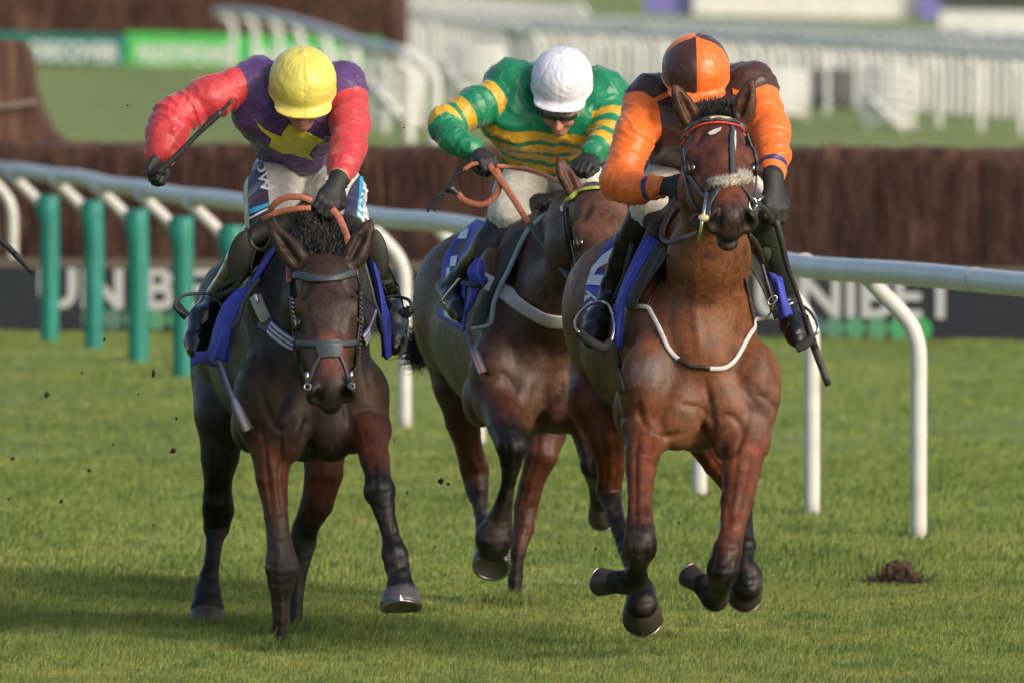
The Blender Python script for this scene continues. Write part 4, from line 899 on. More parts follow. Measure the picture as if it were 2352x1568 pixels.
M_navy = silk('navy_panel', (0.028, 0.030, 0.085), rough=.5); M_cyan = simple('cyan_stripe', (0.03, 0.33, 0.55), 0.5, bumps=0); M_maroon = simple('maroon_stripe', (0.16, 0.012, 0.05), 0.5, bumps=0)
M_hairb = simple('dark_hair', (0.02, 0.014, 0.01), 0.6, bumps=0.5, scale=40)

def wrinkle(V, F, f, arm_groups, amp=1.0, seed=0):
    n = vnormals(V, F); w = vnoise(V * 5 + seed) * .5
    r1 = 1 - np.abs(vnoise(np.stack([V[:, 0] * 9 + w * 2, V[:, 1] * 7, V[:, 2] * 13 + V[:, 0] * 5 + w * 2], -1) + seed)) * 2
    r2 = 1 - np.abs(vnoise(np.stack([V[:, 0] * 24 - V[:, 2] * 10, V[:, 1] * 16, V[:, 2] * 24], -1) + seed + 3)) * 2
    r1 = np.sign(r1) * np.abs(r1) ** 1.5; r2 = np.clip(r2, -.6, 1) ** 3
    d = r1 * .0095 + r2 * .0050
    gd = {g: f.gdist(V, g) for g in arm_groups}
    tor = f.gdist(V, 0)
    for g in arm_groups:
        t = f.gparam(V, g); k = np.clip((tor - gd[g]) / .03 + .5, 0, 1)
        r3 = 1 - np.abs(vnoise(np.stack([t * 19 + vnoise(V * 6 + 7) * 1.6, V[:, 0] * 4, V[:, 2] * 4], -1) + seed + g)) * 2
        r4 = 1 - np.abs(vnoise(np.stack([t * 44 + vnoise(V * 9) * 2, V[:, 0] * 9, V[:, 2] * 9], -1) + seed + g)) * 2
        r3 = np.sign(r3) * np.clip(np.abs(r3), 0, 1) ** 1.8; r4 = np.clip(r4, -.7, 1) ** 3; d = d * (1 - k) + k * (r3 * .0070 + r4 * .0042 + r2 * .0030 - .004)
    return V + n * (d * amp)[:, None], tor, gd

def hand(parent, name, wrist, d, palm, k=1.0, side=1, curl=1.0, mat=None):
    """palm, four curled fingers of unequal length and a thumb; d points to the knuckles, palm is the palm normal"""
    wrist = np.asarray(wrist, float); d = unit(d); n = unit(np.asarray(palm, float) - d * np.dot(palm, d)); w = np.cross(d, n) * side; f = Field(.0042)
    W = lambda a, b, c: wrist + (d * a + w * b + n * c) * k
    f.cap(W(-.028, 0, 0), W(.0, 0, 0), .036 * k, .030 * k, .01, 0, (n, .8)); f.cap(W(.0, 0, 0), W(.03, 0, .002), .030 * k, .036 * k, .015, 0, (n, .65))
    f.ell(W(.055, 0, .004), np.array((.046, .044, .019)) * k, [d, w, n], .015, 0)
    for i, (o, L) in enumerate(((.032, .92), (.011, 1.0), (-.011, .95), (-.031, .8))):
        r = (.0115 - .0006 * i) * k; a = W(.082 - abs(o) * .25, o, .0); c1 = .9 * curl; c2 = 1.9 * curl; c3 = 2.9 * curl
        b = a + (d * math.cos(c1 * .6) + n * math.sin(c1 * .6)) * .038 * L * k; c = b + (d * math.cos(c2) + n * math.sin(c2)) * .026 * L * k; e = c + (d * math.cos(c3) + n * math.sin(c3)) * .020 * L * k
        f.chain([a - d * .015 * k, a, b, c, e], [r * 1.05, r * 1.15, r * 1.08, r, r * .85], .0035, 0)
        f.ell(a, r * 1.22, None, .004, 0)
    f.chain([W(.02, .030, .006), W(.048, .050, .022), W(.072, .040, .036), W(.084, .024, .042)], [.016 * k, .0140 * k, .0125 * k, .0105 * k], .006, 0)
    V, F = f.mesh(1); o = mk(name, V, F, mat or M_glove, parent); return o

def outside(pts, D, hb, k=.75, lim=.26):
    out = []
    for a in pts:
        r = hit(hb, a[0], a[1], 0); z = a[2]
        if r is not None: z = max(min(z, r[0][1] - D - a[3] * k), z - lim)
        out.append((a[0], a[1], z, a[3]))
    return out
def jockey(sp):
    D = sp['D']; s = S(D); J = lambda a: P(a[0], a[1], D + a[2])
    for e in sp['arms']:
        for i_ in range(len(e)): e[i_] = e[i_][:3] + (e[i_][3] * .88,)
    for e in sp['boots']:
        if e.get('keep'): continue
        e['shaft'] = outside(e['shaft'], D, sp['horse'], lim=e.get('lim', .26)); e['foot'] = outside(e['foot'], D, sp['horse'], lim=e.get('lim', .26))
    sp['legs'] = [l[:2] + [(l[2][0], l[2][1], min(l[2][2], e['shaft'][0][2] + .02), l[2][3]), e['shaft'][0][:3] + (l[3][3],)] for l, e in zip(sp['legs'], sp['boots'])]
    hipc = J(sp['hips'][0]); root = empty('person', hipc); tag(root, sp['label'], 'jockey', 'jockeys riding in the race')
    # ---- helmet frame
    hc = J(sp['cap']); U = unit(sp['cu']); Fv = unit(np.cross(U, [1, 0, 0])); Fv = Fv if Fv[1] < 0 else -Fv; Rv = np.cross(Fv, U)
    if Rv[0] < 0: Rv = -Rv
    yw = sp.get('yaw', 0); Fv, Rv = unit(Fv * math.cos(yw) + Rv * math.sin(yw)), unit(Rv * math.cos(yw) - Fv * math.sin(yw)); ax = [Rv, U, Fv]
    q = lambda r, u, f_: hc + Rv * r + U * u + Fv * f_
    # ---- body (one continuous mesh, mostly under the clothes)
    b = Field(.0085); so = sp
    b.ell(q(0, -.035, -.005), (.078, .10, .098), ax, .02, 0); b.ell(q(0, -.105, .040), (.056, .062, .058), ax, .02, 0)
    b.cap(q(0, -.08, -.03), J(sp['neck']), .056, .062, .03, 0)
    for g, e in enumerate(sp['torso']):
        pts = [J(x) for x in e]; b.chain(pts, [x[3] * .88 for x in e], .04, 0)
    for e in sp['arms']:
        b.chain([J(x) for x in e], [x[3] * .66 for x in e], .02, 0)
    b.cap(J(sp['hips'][0]), J(sp['hips'][1]), .10, .10, .04, 0)
    for e in sp['legs']: b.chain([J(x) for x in e], [x[3] * .8 for x in e], .03, 0)
    for e in sp['boots']: b.chain([J(x) for x in e['shaft']], [x[3] * .7 for x in e['shaft']], .02, 0)
    V, F = b.mesh(1); mk('body', V, F, M_skin, root)
    # ---- face detail
    fo = sp.get('fo', (-.018, .006)); q0 = q; q = lambda r, u, f_: q0(r, u + fo[0], f_ + fo[1])
    f = Field(.0036)
    f.ell(q(0, -.10, .035), (.060, .070, .070), ax, .02, 0); f.ell(q(0, -.150, .062), (.036, .028, .038), ax, .02, 0)     # jaw, chin
    f.cap(q(0, -.065, .100), q(0, -.108, .122), .009, .0135, .012, 0); f.ell(q(.013, -.109, .112), .0085, None, .006, 0); f.ell(q(-.013, -.109, .112), .0085, None, .006, 0)
    f.ell(q(0, -.131, .097), (.021, .0065, .011), ax, .005, 0); f.ell(q(0, -.143, .094), (.018, .007, .011), ax, .005, 0); f.cap(q(-.020, -.137, .103), q(.020, -.137, .103), .0026, .0026, .004, -1, sub=True)
    for g in (-1, 1):
        f.ell(q(g * .038, -.098, .080), (.022, .022, .020), ax, .015, 0); f.ell(q(g * .007, -.113, .119), .0032, None, .003, -1, sub=True)
        f.ell(q(g * .076, -.075, -.005), (.009, .030, .018), ax, .006, 0)                                                # ear
        f.ell(q(g * .030, -.060, .088), (.016, .009, .012), ax, .008, -1, sub=True)
    V, F = f.mesh(1); fc = mk('face', V, F, M_skin, root)
    for g in (-1, 1):
        c = q(g * .030, -.062, .083); n = 10; vs = [c + .0115 * np.array([math.sin(a) * math.cos(t), math.sin(a) * math.sin(t), math.cos(a)]) for a in np.linspace(0, math.pi, 8) for t in np.linspace(0, 2 * math.pi, n, False)]
        mk('eye', vs, [(i * n + j, i * n + (j + 1) % n, (i + 1) * n + (j + 1) % n, (i + 1) * n + j) for i in range(7) for j in range(n)], M_gogf, fc)
    f = Field(.006); f.ell(q(0, -.03, -.045), (.086, .085, .075), ax, .02, 0); f.cap(q(-.08, -.06, .0), q(-.074, -.11, .005), .014, .010, .015, 0); f.cap(q(.08, -.06, .0), q(.074, -.11, .005), .014, .010, .015, 0)
    V, F = f.mesh(0); mk('hair', V, F, M_hairb, root)
    # goggles
    pts = [q(.088 * math.sin(a), -.072, .106 * math.cos(a)) for a in np.linspace(-1.25, 1.25, 17)]
    gg = tube_obj('goggles', pts, .021, M_gogf, root, 12, .35, up=[unit(Rv * math.sin(a) + Fv * math.cos(a)) for a in np.linspace(-1.25, 1.25, 17)])
    pts = [q(.092 * math.sin(a), -.072, .111 * math.cos(a)) for a in np.linspace(-.85, .85, 13)]
    tube_obj('lens', pts, .0155, M_gog, gg, 12, .35, up=[unit(Rv * math.sin(a) + Fv * math.cos(a)) for a in np.linspace(-.85, .85, 13)])
    pts = [q(.078 * math.sin(a) * (1 if abs(a) < 1.6 else 1), -.055, .1 * math.cos(a)) for a in np.linspace(1.2, 5.08, 17)]
    tube_obj('elastic', pts, .012, M_leather, gg, 8, .25, up=[unit(Rv * math.sin(a) + Fv * math.cos(a)) for a in np.linspace(1.2, 5.08, 17)])
    tube_obj('chin_strap', crom([q(-.076, -.06, .005), q(-.066, -.115, .030), q(-.036, -.170, .055), q(0, -.184, .062), q(.036, -.170, .055), q(.066, -.115, .030), q(.076, -.06, .005)], 4), .0075, M_leather, root, 8, .4, up=(0, -1, 0))
    q = q0
    # ---- helmet with its silk cover
    w = sp['capw']; f = Field(.0048)
    f.ell(q(0, .0, 0), (w, w * .99, w * 1.14), ax, .01, 0); f.ell(q(0, -.20, -.02), (w * 1.3, .155, w * 1.4), ax, .012, -1, sub=True)
    f.ell(q(0, -.036, .004), (w * 1.015, .016, w * 1.15), ax, .012, 0)
    f.ell(q(0, -.048, w * .83), (w * .86, .011, w * .58), ax, .012, 0, g=3); f.ell(q(0, -.062, -.01), (w * .88, .05, w * .98), ax, .004, -1, sub=True)
    f.ell(q(0, w * .995, -.002), (.013, .006, .013), ax, .003, 0)
    V, F = f.mesh(1); n = vnormals(V, F); L = (V - hc) @ np.array(ax).T; th = np.arctan2(L[:, 0], L[:, 2] / 1.14); up = np.clip(L[:, 1] / w, 0, 1)
    seam = np.abs(((th / (math.pi / 4)) + 100.0) % 1 - .5); sm = -np.exp(-((.5 - seam) / .03) ** 2) * .0018 * (up < .97)
    pl = vnoise(np.stack([th * 9, up * 2.2, np.zeros_like(th)], -1) + sp['seed']) * .0011 * (.2 + up) + vnoise(V * 40 + sp['seed']) * .0007
    fold = (1 - np.abs(vnoise(np.stack([th * 4 + up * 3, up * 6 + th, np.zeros_like(th)], -1) + 11 + sp['seed'])) * 2.2) * .0010
    o = mk('helmet', V + n * (sm + pl + fold)[:, None], F, sp['capmat'], root)
    m = np.minimum(np.abs(L[:, 0]), np.abs(L[:, 2])) * np.sign(L[:, 0] * L[:, 2]); m = np.where(L[:, 1] < -.028 + .02 * (L[:, 2] < 0), .02, m); attr_f(o, 'm1', m)
    # ---- jacket
    f = Field(.0068)
    for e in sp['torso']: f.chain([J(x) for x in e], [x[3] for x in e], .055, 0, g=0)
    nk = J(sp['neck']); f.cap(nk, nk + (hc - nk) * .30, .072, .066, .03, 0, g=0)
    for i, e in enumerate(sp['arms']): f.chain([J(x) for x in e], [x[3] for x in e], .03, 0, g=1 + i)
    for e in sp.get('jell', ()): f.ell(J(e), e[3], None, .05, 0, g=0)
    V, F = f.mesh(1); V2, tor, gd = wrinkle(V, F, f, [1, 2], sp.get('wr', 1.0), sp['seed'])
    # trim the cuffs: open sleeve ends
    o = mk('jacket', V2, F, sp['jmat'], root); sp['mask'](o, V, f, tor, gd, J); jb = bvh_of(V2, F)
    # ---- breeches
    f = Field(.0075); f.cap(J(sp['hips'][0]), J(sp['hips'][1]), sp.get('hipr', .105), sp.get('hipr', .105), .04, 0, g=0)
    for i, e in enumerate(sp['legs']): f.chain([J(x) for x in e], [x[3] for x in e], .03, 0, g=1 + i)
    V, F = f.mesh(1); V2, _, _ = wrinkle(V, F, f, [1, 2], .75, sp['seed'] + 5); mk('breeches', V2, F, M_breech, root); bb = bvh_of(V2, F)
    bts = []
    for e in sp['boots']:
        f = Field(.006); f.chain([J(x) for x in e['shaft']], [x[3] for x in e['shaft']], .02, 0, g=0); f.chain([J(x) for x in e['foot']], [x[3] for x in e['foot']], .02, 0, flat=e.get('flat'), g=1)
        V, F = f.mesh(1); t = f.gparam(V, 0); n = vnormals(V, F); near = np.clip(1 - np.abs(f.gdist(V, 1)) / .06, 0, 1)
        cr = (1 - np.abs(vnoise(np.stack([t * 30, V[:, 0] * 6, V[:, 2] * 6], -1))) * 2) * .003 * (.35 + near); ob = mk('boot', V + n * cr[:, None], F, e.get('m', M_boot2), root)
        top = J(e['shaft'][0]); d = unit(J(e['shaft'][1]) - top)
        bts.append(bvh_of(V, F))
    for e in sp['hands']: hand(root, 'glove', J(e['w']), J(e['k']) - J(e['w']), np.array(e['palm'], float), e.get('s', 1.0), e.get('side', 1), e.get('curl', 1.0))
    return dict(root=root, jb=jb, bb=bb, J=J, bts=bts, D=D)

def mask_sleeves(o, V, f, tor, gd, J):
    attr_f(o, 'm1', tor - np.minimum(gd[1] + .030, gd[2] + .012))
def mask3(o, V, f, tor, gd, J):
    arm = np.minimum(gd[1], gd[2]); m = tor - arm - .004
    # orange band across the shoulders
    y = (V - J((1600, 262, 0)))[:, 2]; x = np.abs((V - J((1602, 262, 0)))[:, 0]); band = .011 - np.abs(y - .045 + x * .10); band = np.where(x > .11, band, -.01)
    attr_f(o, 'm1', m)
    m2 = np.full(len(V), -.01)
    for g in (1, 2):
        t = f.gparam(V, g); L = max(q['par'][1] for q in f.p if q['g'] == g); c = .011 - np.abs(t - (L - .045)); m2 = np.where((gd[g] < tor), np.maximum(m2, c), m2)
    attr_f(o, 'm2', m2)
def mask2(o, V, f, tor, gd, J):
    a = unit(J((1262, 392, .35)) - J((1285, 225, .0))); t = (V - J((1285, 225, 0))) @ a; per = .074
    st = t - .135; m = .024 - np.abs(((st + per / 2) % per) - per / 2); m = np.where((st < -.03) | (tor > np.minimum(gd[1], gd[2])), -.01, m)
    for g, (t0, hoops) in ((1, (0, (.085, .235, .30))), (2, (0, (.12, .20, .28)))):
        u = f.gparam(V, g); k = gd[g] < tor
        mm = np.max([.022 - np.abs(u - h) for h in hoops], 0); m = np.where(k, np.maximum(-.02, mm), m)
    attr_f(o, 'm1', m)

J1 = jockey(dict(horse=H1['bvh'], D=43.0, seed=1, fo=(-.002, .002), label='jockey in purple and red silks with a yellow cap, raising a whip', cap=(695, 186, 0), cu=(.03, -.57, .82), capw=.128, yaw=.04,
    capmat=silk('yellow_cap', YEL, rough=.38, fine=.07), jmat=silk('purple_red_silk', PURPLE, RED, rough=.48), mask=mask_sleeves, neck=(698, 222, .12),
    torso=[[(592, 195, .14, .088), (612, 250, .16, .118), (655, 325, .36, .10), (676, 345, .46, .085)], [(785, 205, .14, .085), (752, 255, .16, .115), (725, 325, .36, .095), (710, 345, .46, .085)], [(592, 192, .16, .085), (690, 196, .28, .085), (785, 204, .16, .082)], [(690, 255, .12, .10), (695, 330, .32, .10)]],
    arms=[[(578, 192, .12, .088), (478, 226, .05, .090), (398, 270, 0, .086), (383, 310, -.04, .084), (374, 348, -.07, .073)], [(798, 225, .12, .086), (805, 290, .0, .080), (802, 335, -.08, .078), (790, 375, -.18, .066), (783, 402, -.24, .060)]],
    hips=[(655, 400, .50), (738, 402, .50)], legs=[[(650, 395, .48, .112), (628, 445, .30, .105), (608, 500, .08, .074), (597, 530, .10, .060)], [(745, 400, .48, .112), (775, 450, .30, .105), (797, 505, .08, .074), (806, 535, .10, .060)]],
    boots=[dict(shaft=[(598, 528, .10, .062), (556, 600, .22, .058), (512, 662, .36, .044), (493, 690, .40, .044)], foot=[(490, 700, .40, .052), (468, 738, .32, .062), (452, 782, .24, .048), (448, 802, .20, .032)], m=M_boot),
           dict(shaft=[(806, 533, .10, .062), (850, 600, .24, .058), (888, 665, .38, .044), (894, 690, .40, .044)], foot=[(893, 700, .40, .052), (900, 742, .32, .058), (904, 780, .26, .046), (905, 798, .22, .030)], m=M_boot)],
    hands=[dict(w=(370, 356, -.09), k=(348, 400, -.12), palm=(.7, -.45, 0), s=1.02, side=-1, curl=1.0), dict(w=(773, 424, -.28), k=(744, 482, -.33), palm=(-.3, .8, -.4), s=1.12, side=1, curl=.75)]))
B = [J1['jb']]
decal('star', B, [(585, 273), (606, 296), (628, 306), (646, 312), (655, 297), (664, 285), (670, 306), (681, 326), (712, 327), (747, 321), (723, 334), (699, 344), (709, 355), (720, 367), (694, 360), (669, 351), (649, 352), (618, 335), (623, 318), (600, 300)], M_yel2, J1['root'], .004, 5)
for a in ([(752, 397), (775, 388), (795, 399), (803, 415)], [(748, 418), (772, 409), (790, 418), (797, 432)]): strap('cuff_band', B, a, .008, simple('gold_band', (0.42, 0.25, 0.11), .5, bumps=0), J1['root'], .003, .002)
BB = [J1['bb']]
decal('side_panel', BB, [(573, 392), (588, 370), (601, 368), (612, 400), (618, 470), (618, 500), (612, 520), (590, 520), (574, 515), (570, 450)], M_navy, J1['root'], .004)
decal('stripe', BB, [(574, 458), (612, 447), (614, 453), (574, 466)], M_maroon, J1['root'], .006, 5); decal('stripe', BB, [(574, 483), (616, 468), (617, 476), (574, 494)], M_cyan, J1['root'], .006, 5); decal('stripe', BB, [(573, 500), (616, 480), (616, 483), (573, 505)], M_lett, J1['root'], .007, 5)
text_decal('lettering', BB, 'WM', (590, 448), (-8, -60), (26, -4), M_lett, J1['root'], .008) if False else None
text_decal('lettering', BB, 'WON', (603, 446), (-9, -42), (30, -6), M_lett, J1['root'], .007)
decal('side_panel', BB, [(826, 400), (806, 430), (795, 460), (790, 500), (794, 520), (820, 530), (829, 520), (832, 450), (830, 405)], M_navy, J1['root'], .004)
decal('stripe', BB, [(824, 405), (832, 405), (832, 515), (824, 520), (818, 500), (822, 450)], M_cyan, J1['root'], .006, 5)
text_decal('lettering', BB, 'ROB', (824, 518), (-3, -42), (-34, -3), M_lett, J1['root'], .008) if False else text_decal('lettering', BB, 'ROB', (818, 515), (4, -42), (34, 3), M_lett, J1['root'], .008)

J2 = jockey(dict(horse=H2['bvh'], D=45.25, seed=2, fo=(-.036, .022), label='jockey in green silks with gold hoops and a white cap', cap=(1291, 180, 0), cu=(.02, -.56, .83), capw=.123, yaw=-.10,
    capmat=silk('white_cap', WHITE, rough=.38, fine=.07), jmat=silk('green_gold_silk', GREEN, GOLD, rough=.40), mask=mask2, neck=(1292, 222, .12), wr=1.15,
    torso=[[(1178, 205, .14, .10), (1185, 265, .14, .128), (1225, 340, .34, .11), (1248, 360, .44, .09)], [(1385, 215, .14, .088), (1345, 270, .14, .118), (1305, 335, .34, .10), (1285, 360, .44, .085)], [(1175, 196, .16, .092), (1290, 200, .25, .085), (1385, 212, .16, .085)], [(1270, 270, .10, .10), (1268, 345, .30, .10)]],
    arms=[[(1160, 215, .12, .088), (1088, 248, .02, .085), (1022, 285, -.05, .076), (1042, 322, -.12, .066), (1080, 343, -.16, .056)], [(1388, 225, .12, .082), (1402, 285, .04, .078), (1388, 330, -.04, .070), (1362, 352, -.12, .06)]],
    hips=[(1245, 400, .5), (1300, 400, .5)], legs=[[(1232, 398, .46, .112), (1196, 445, .25, .104), (1172, 492, .08, .084), (1160, 520, .10, .064)], [(1308, 395, .46, .112), (1335, 430, .25, .10), (1350, 470, .08, .082), (1358, 500, .10, .06)]],
    boots=[dict(shaft=[(1154, 515, .10, .070), (1120, 563, .20, .056), (1084, 604, .28, .043), (1052, 642, .34, .038), (1038, 662, .36, .040)], foot=[(1022, 664, .40, .040), (1040, 690, .34, .045), (1054, 712, .26, .040), (1062, 728, .20, .026)], m=M_boot2, lim=.5),
           dict(shaft=[(1360, 498, .10, .066), (1395, 570, .22, .058), (1420, 640, .36, .048)], foot=[(1422, 650, .4, .045), (1430, 690, .3, .04), (1434, 712, .22, .028)], m=M_boot2, keep=True)],
    hands=[dict(w=(1092, 347, -.17), k=(1128, 375, -.24), palm=(-.2, .5, -.8), s=1.05, side=-1, curl=.95), dict(w=(1358, 360, -.15), k=(1325, 385, -.25), palm=(.1, .6, -.7), s=1.0, side=1, curl=1)]))
J3 = jockey(dict(horse=H3['bvh'], D=42.25, seed=3, label='jockey in orange and brown silks with a quartered cap, crouched behind his horse\'s head', cap=(1598, 156, 0), cu=(.0, -.48, .87), capw=.126, yaw=.02,
    capmat=silk('quartered_cap', BROWN, ORANGE, rough=.38, fine=.07), jmat=silk('orange_brown_silk', BROWN, ORANGE, NAVY, rough=.44), mask=mask3, neck=(1600, 225, .12),
    torso=[[(1495, 235, .16, .095), (1535, 280, .16, .118), (1555, 345, .36, .10), (1570, 370, .46, .085)], [(1725, 215, .16, .09), (1680, 275, .16, .115), (1650, 340, .36, .10), (1635, 370, .46, .085)], [(1500, 236, .18, .085), (1600, 205, .28, .085), (1716, 200, .18, .088)], [(1605, 290, .12, .10), (1605, 345, .30, .10)]],
    arms=[[(1478, 252, .12, .088), (1456, 322, .0, .084), (1420, 418, -.10, .080), (1462, 436, -.18, .060), (1516, 430, -.25, .050)], [(1745, 238, .12, .085), (1772, 300, .02, .076), (1778, 355, -.08, .066), (1776, 402, -.16, .052)]],
    hips=[(1565, 405, .5), (1645, 405, .5)], legs=[[(1560, 402, .48, .112), (1525, 440, .28, .10), (1500, 482, .10, .080), (1490, 505, .12, .062)], [(1650, 402, .48, .112), (1690, 445, .28, .10), (1726, 490, .10, .078), (1735, 510, .12, .06)]],
    boots=[dict(shaft=[(1480, 502, .12, .068), (1446, 556, .20, .056), (1428, 602, .26, .046), (1406, 652, .32, .038), (1394, 690, .34, .040)], foot=[(1392, 704, .34, .046), (1376, 742, .24, .056), (1364, 768, .18, .046), (1358, 782, .15, .030)], m=M_boot2, lim=.5),
           dict(shaft=[(1737, 508, .12, .066), (1766, 590, .24, .056), (1796, 665, .36, .046), (1803, 690, .38, .044)], foot=[(1806, 706, .38, .046), (1822, 745, .26, .050), (1830, 770, .18, .042), (1832, 782, .15, .030)], m=M_boot2)],
    hands=[dict(w=(1530, 427, -.27), k=(1576, 418, -.32), palm=(0, .8, -.6), s=1.08, side=-1, curl=.9), dict(w=(1777, 425, -.20), k=(1783, 492, -.25), palm=(-.45, .9, 0), s=1.22, side=1, curl=.95)]))

for q in ([(1496, 230), (1512, 221), (1534, 211), (1538, 223), (1514, 234), (1500, 243)], [(1682, 203), (1712, 212), (1742, 232), (1738, 246), (1712, 228), (1684, 217)]): decal('shoulder_band', [J3['jb']], q, silk('orange_band', ORANGE), J3['root'], .004, 5)
# ------------------------------------------------------------------ tack, hair, whips
def fs(name, J, pts, w, mat, root, thick=.004, up=(0, -1, .15), n=5):
    return tube_obj(name, crom([J(p) for p in pts], n), w / 2, mat, root, 8, thick / (w / 2) if thick < w / 2 else 1.0, up=up)
def ring(name, c, ax1, ax2, r, t, mat, root):
    return tube_obj(name, [c + r * (ax1 * math.cos(a) + ax2 * math.sin(a)) for a in np.linspace(0, 2 * math.pi, 19)], t, mat, root, 8)
X_, Y_, Z_ = np.eye(3)
def saddle(H, name, ells, mat, caps=(), h=.008):
    f = Field(h); J = H['J']
    for (c, r, tilt) in ells:
        a = unit([math.sin(tilt), 0, math.cos(tilt)]); b = unit([math.cos(tilt), 0, -math.sin(tilt)]); f.ell(J(c), r, [b, [0, 1, 0], a], .02, 0)
    for (a, b, r0, r1) in caps: f.cap(J(a), J(b), r0, r1, .03, 0)
    V, F = f.mesh(1); return mk(name, V, F, mat, H['root'])
def num_sheet(H, name, rows, mat, **k):
    hug = k.pop('hug', False)
    def yy(x, y, z):
        r = hit(H['bvh'], x, y, 0) if hug else None
        return max(r[0][1] - .014, H['D'] + z - .4) if r is not None else H['D'] + z + .3 * hug
    rows = [[(x, y, yy(x, y, z)) for x, y, z in r] for r in rows]; o = sheet(name, rows, mat, H['root'], **k)
    off = base_of(H['root']); V = np.array([v.co[:] for v in o.data.vertices]) + off; return o, BVHTree.FromPolygons(V.tolist(), [list(p.vertices) for p in o.data.polygons])

def ribbon_f(name, bv, path, w, mat, root, off=.02, fallY=43.):
    pts = []
    for q in crom([np.array([a, b, 0.]) for a, b in path], 4):
        r = hit(bv, q[0], q[1], 0); pts.append(P(q[0], q[1], (r[0][1] if r else fallY) - off))
    Y_m = np.array(pts)[:, 1]; pts = [P(*((p[0] * FPX / p[1] + 1176), 0, 1)) * 0 + p for p in pts]
    o = tube_obj(name, pts, w / 2, mat, root, 8, .12, up=(0, -1, 0)); k = len(o.data.vertices) // 8
    attr_f(o, 'u', np.tile([0.5 + 0.5 * math.cos(2 * math.pi * i / 8) for i in range(8)], k)); return o
# ---- horse under the yellow cap
r1, b1, K1 = H1['root'], [H1['bvh']], H1['J']
strap('browband', b1, [(668, 632), (690, 634), (715, 640), (745, 642), (780, 637), (815, 626)], .030, M_slate, r1, .008)
strap('cheek_strap', b1, [(668, 640), (671, 690), (676, 740), (684, 790), (692, 840), (708, 882)], .016, M_leather, r1, .008)
strap('cheek_strap', b1, [(822, 632), (825, 690), (823, 740), (817, 790), (812, 840), (803, 880)], .016, M_leather, r1, .008)
strap('noseband', b1, [(683, 786), (700, 789), (730, 791), (760, 791), (790, 790), (816, 786)], .024, M_slate, r1, .008)
decal('nose_patch', b1, [(733, 783), (779, 783), (784, 800), (778, 821), (737, 823), (730, 802)], M_slate, r1, .011, 8)
strap('noseband', b1, [(737, 818), (727, 838), (719, 862), (713, 880)], .014, M_slate, r1, .007); strap('noseband', b1, [(779, 816), (788, 838), (795, 862), (799, 880)], .014, M_slate, r1, .007)
g = np.random.default_rng(4)
for side in ([(672, 650), (676, 700), (682, 760), (688, 815), (700, 862), (709, 886)], [(823, 640), (824, 700), (820, 770), (816, 830), (808, 870), (802, 890)]):
    m = MB()
    for q in crom([np.array([a, b, 0.]) for a, b in side], 7)[::1]:
        r = hit(b1, q[0], q[1], .013)
        if r: c = np.array(r[0]); m.tube([c + [-.006, 0, .004], c + [.006, 0, -.003]], .0048, 6)
    if m.v: m.build('curb_chain', M_slate, r1)
for c in ((706, 890), (810, 886)):
    r = hit(b1, c[0] + (4 if c[0] < 760 else -4), c[1], .008); p = np.array(r[0]) if r else K1((c[0], c[1], -.45)); ring('bit_ring', p, X_, unit(Z_ + Y_ * .3), .012, .0035, M_shoe, r1)
    tube_obj('bit_bar', [p + [0, 0, .02], p + [0, 0, .055]], .007, M_steel, r1, 8)
fs('rein', K1, [(716, 462, -.02), (690, 453, -.02), (655, 455, 0), (630, 470, .02), (618, 492, .05)], .024, M_tan, r1); fs('rein', K1, [(714, 478, -.02), (680, 480, -.02), (648, 486, 0), (618, 497, .02), (600, 505, .05)], .022, M_tan, r1)
fs('rein', K1, [(618, 492, .05), (600, 500, .05), (580, 518, .05), (573, 545, .06), (583, 568, .06), (604, 574, .05), (618, 560, .0), (632, 520, -.02), (624, 498, 0)], .016, M_leather, r1)
fs('rein', K1, [(762, 480, 0), (778, 500, .0), (793, 535, -.02), (803, 570, -.05), (810, 600, -.1), (815, 632, -.2)], .028, M_tan, r1); fs('rein', K1, [(668, 585, -.1), (664, 610, -.16), (664, 648, -.24)], .022, simple('pink_rein', (.42, .13, .11), .6, bumps=.3, scale=80), r1)
saddle(H1, 'saddle', [((552, 594, .26), (.050, .022, .108), .20), ((866, 585, .26), (.044, .022, .10), -.15)], M_olive, [((575, 548, .32), (640, 520, .42), .035, .045), ((640, 520, .42), (800, 522, .42), .045, .045), ((800, 522, .42), (855, 550, .32), .045, .035), ((700, 520, .42), (690, 500, .95), .06, .09)])
fs('saddle_flap_edge', K1, [(572, 540, .18), (585, 575, .16), (578, 610, .16), (580, 640, .17)], .010, M_leather, r1)
K = 'saddle_pad'
num_sheet(H1, K, [[(628, 545, .30), (655, 560, .18), (668, 590, .08)], [(600, 600, .26), (640, 620, .14), (668, 640, .04)], [(585, 650, .24), (625, 680, .12), (658, 700, .02)], [(590, 672, .22), (622, 725, .12), (640, 742, .04)]], M_pad, ripple=.003, rfreq=9)
num_sheet(H1, K, [[(800, 540, .30), (822, 560, .22), (838, 590, .2)], [(818, 600, .2), (838, 630, .18), (850, 650, .2)], [(822, 660, .15), (842, 690, .15), (862, 705, .18)]], M_pad, ripple=.002)
num_sheet(H1, 'saddle_cloth', [[(642, 548, .20), (655, 545, .20), (680, 528, .28)], [(600, 605, .16), (612, 604, .15), (628, 590, .18)], [(573, 655, .16), (583, 655, .15), (600, 640, .18)]], M_blue, ripple=.001)
num_sheet(H1, 'saddle_cloth', [[(540, 668, .24), (560, 662, .20), (578, 658, .18)], [(508, 700, .24), (540, 705, .16), (560, 690, .16)], [(492, 745, .24), (515, 755, .15), (538, 745, .15)], [(480, 790, .25), (505, 800, .16), (528, 790, .16)], [(474, 818, .27), (498, 826, .18), (527, 832, .18)]], M_blue, ripple=.007, rfreq=15, nu=10, nv=6)
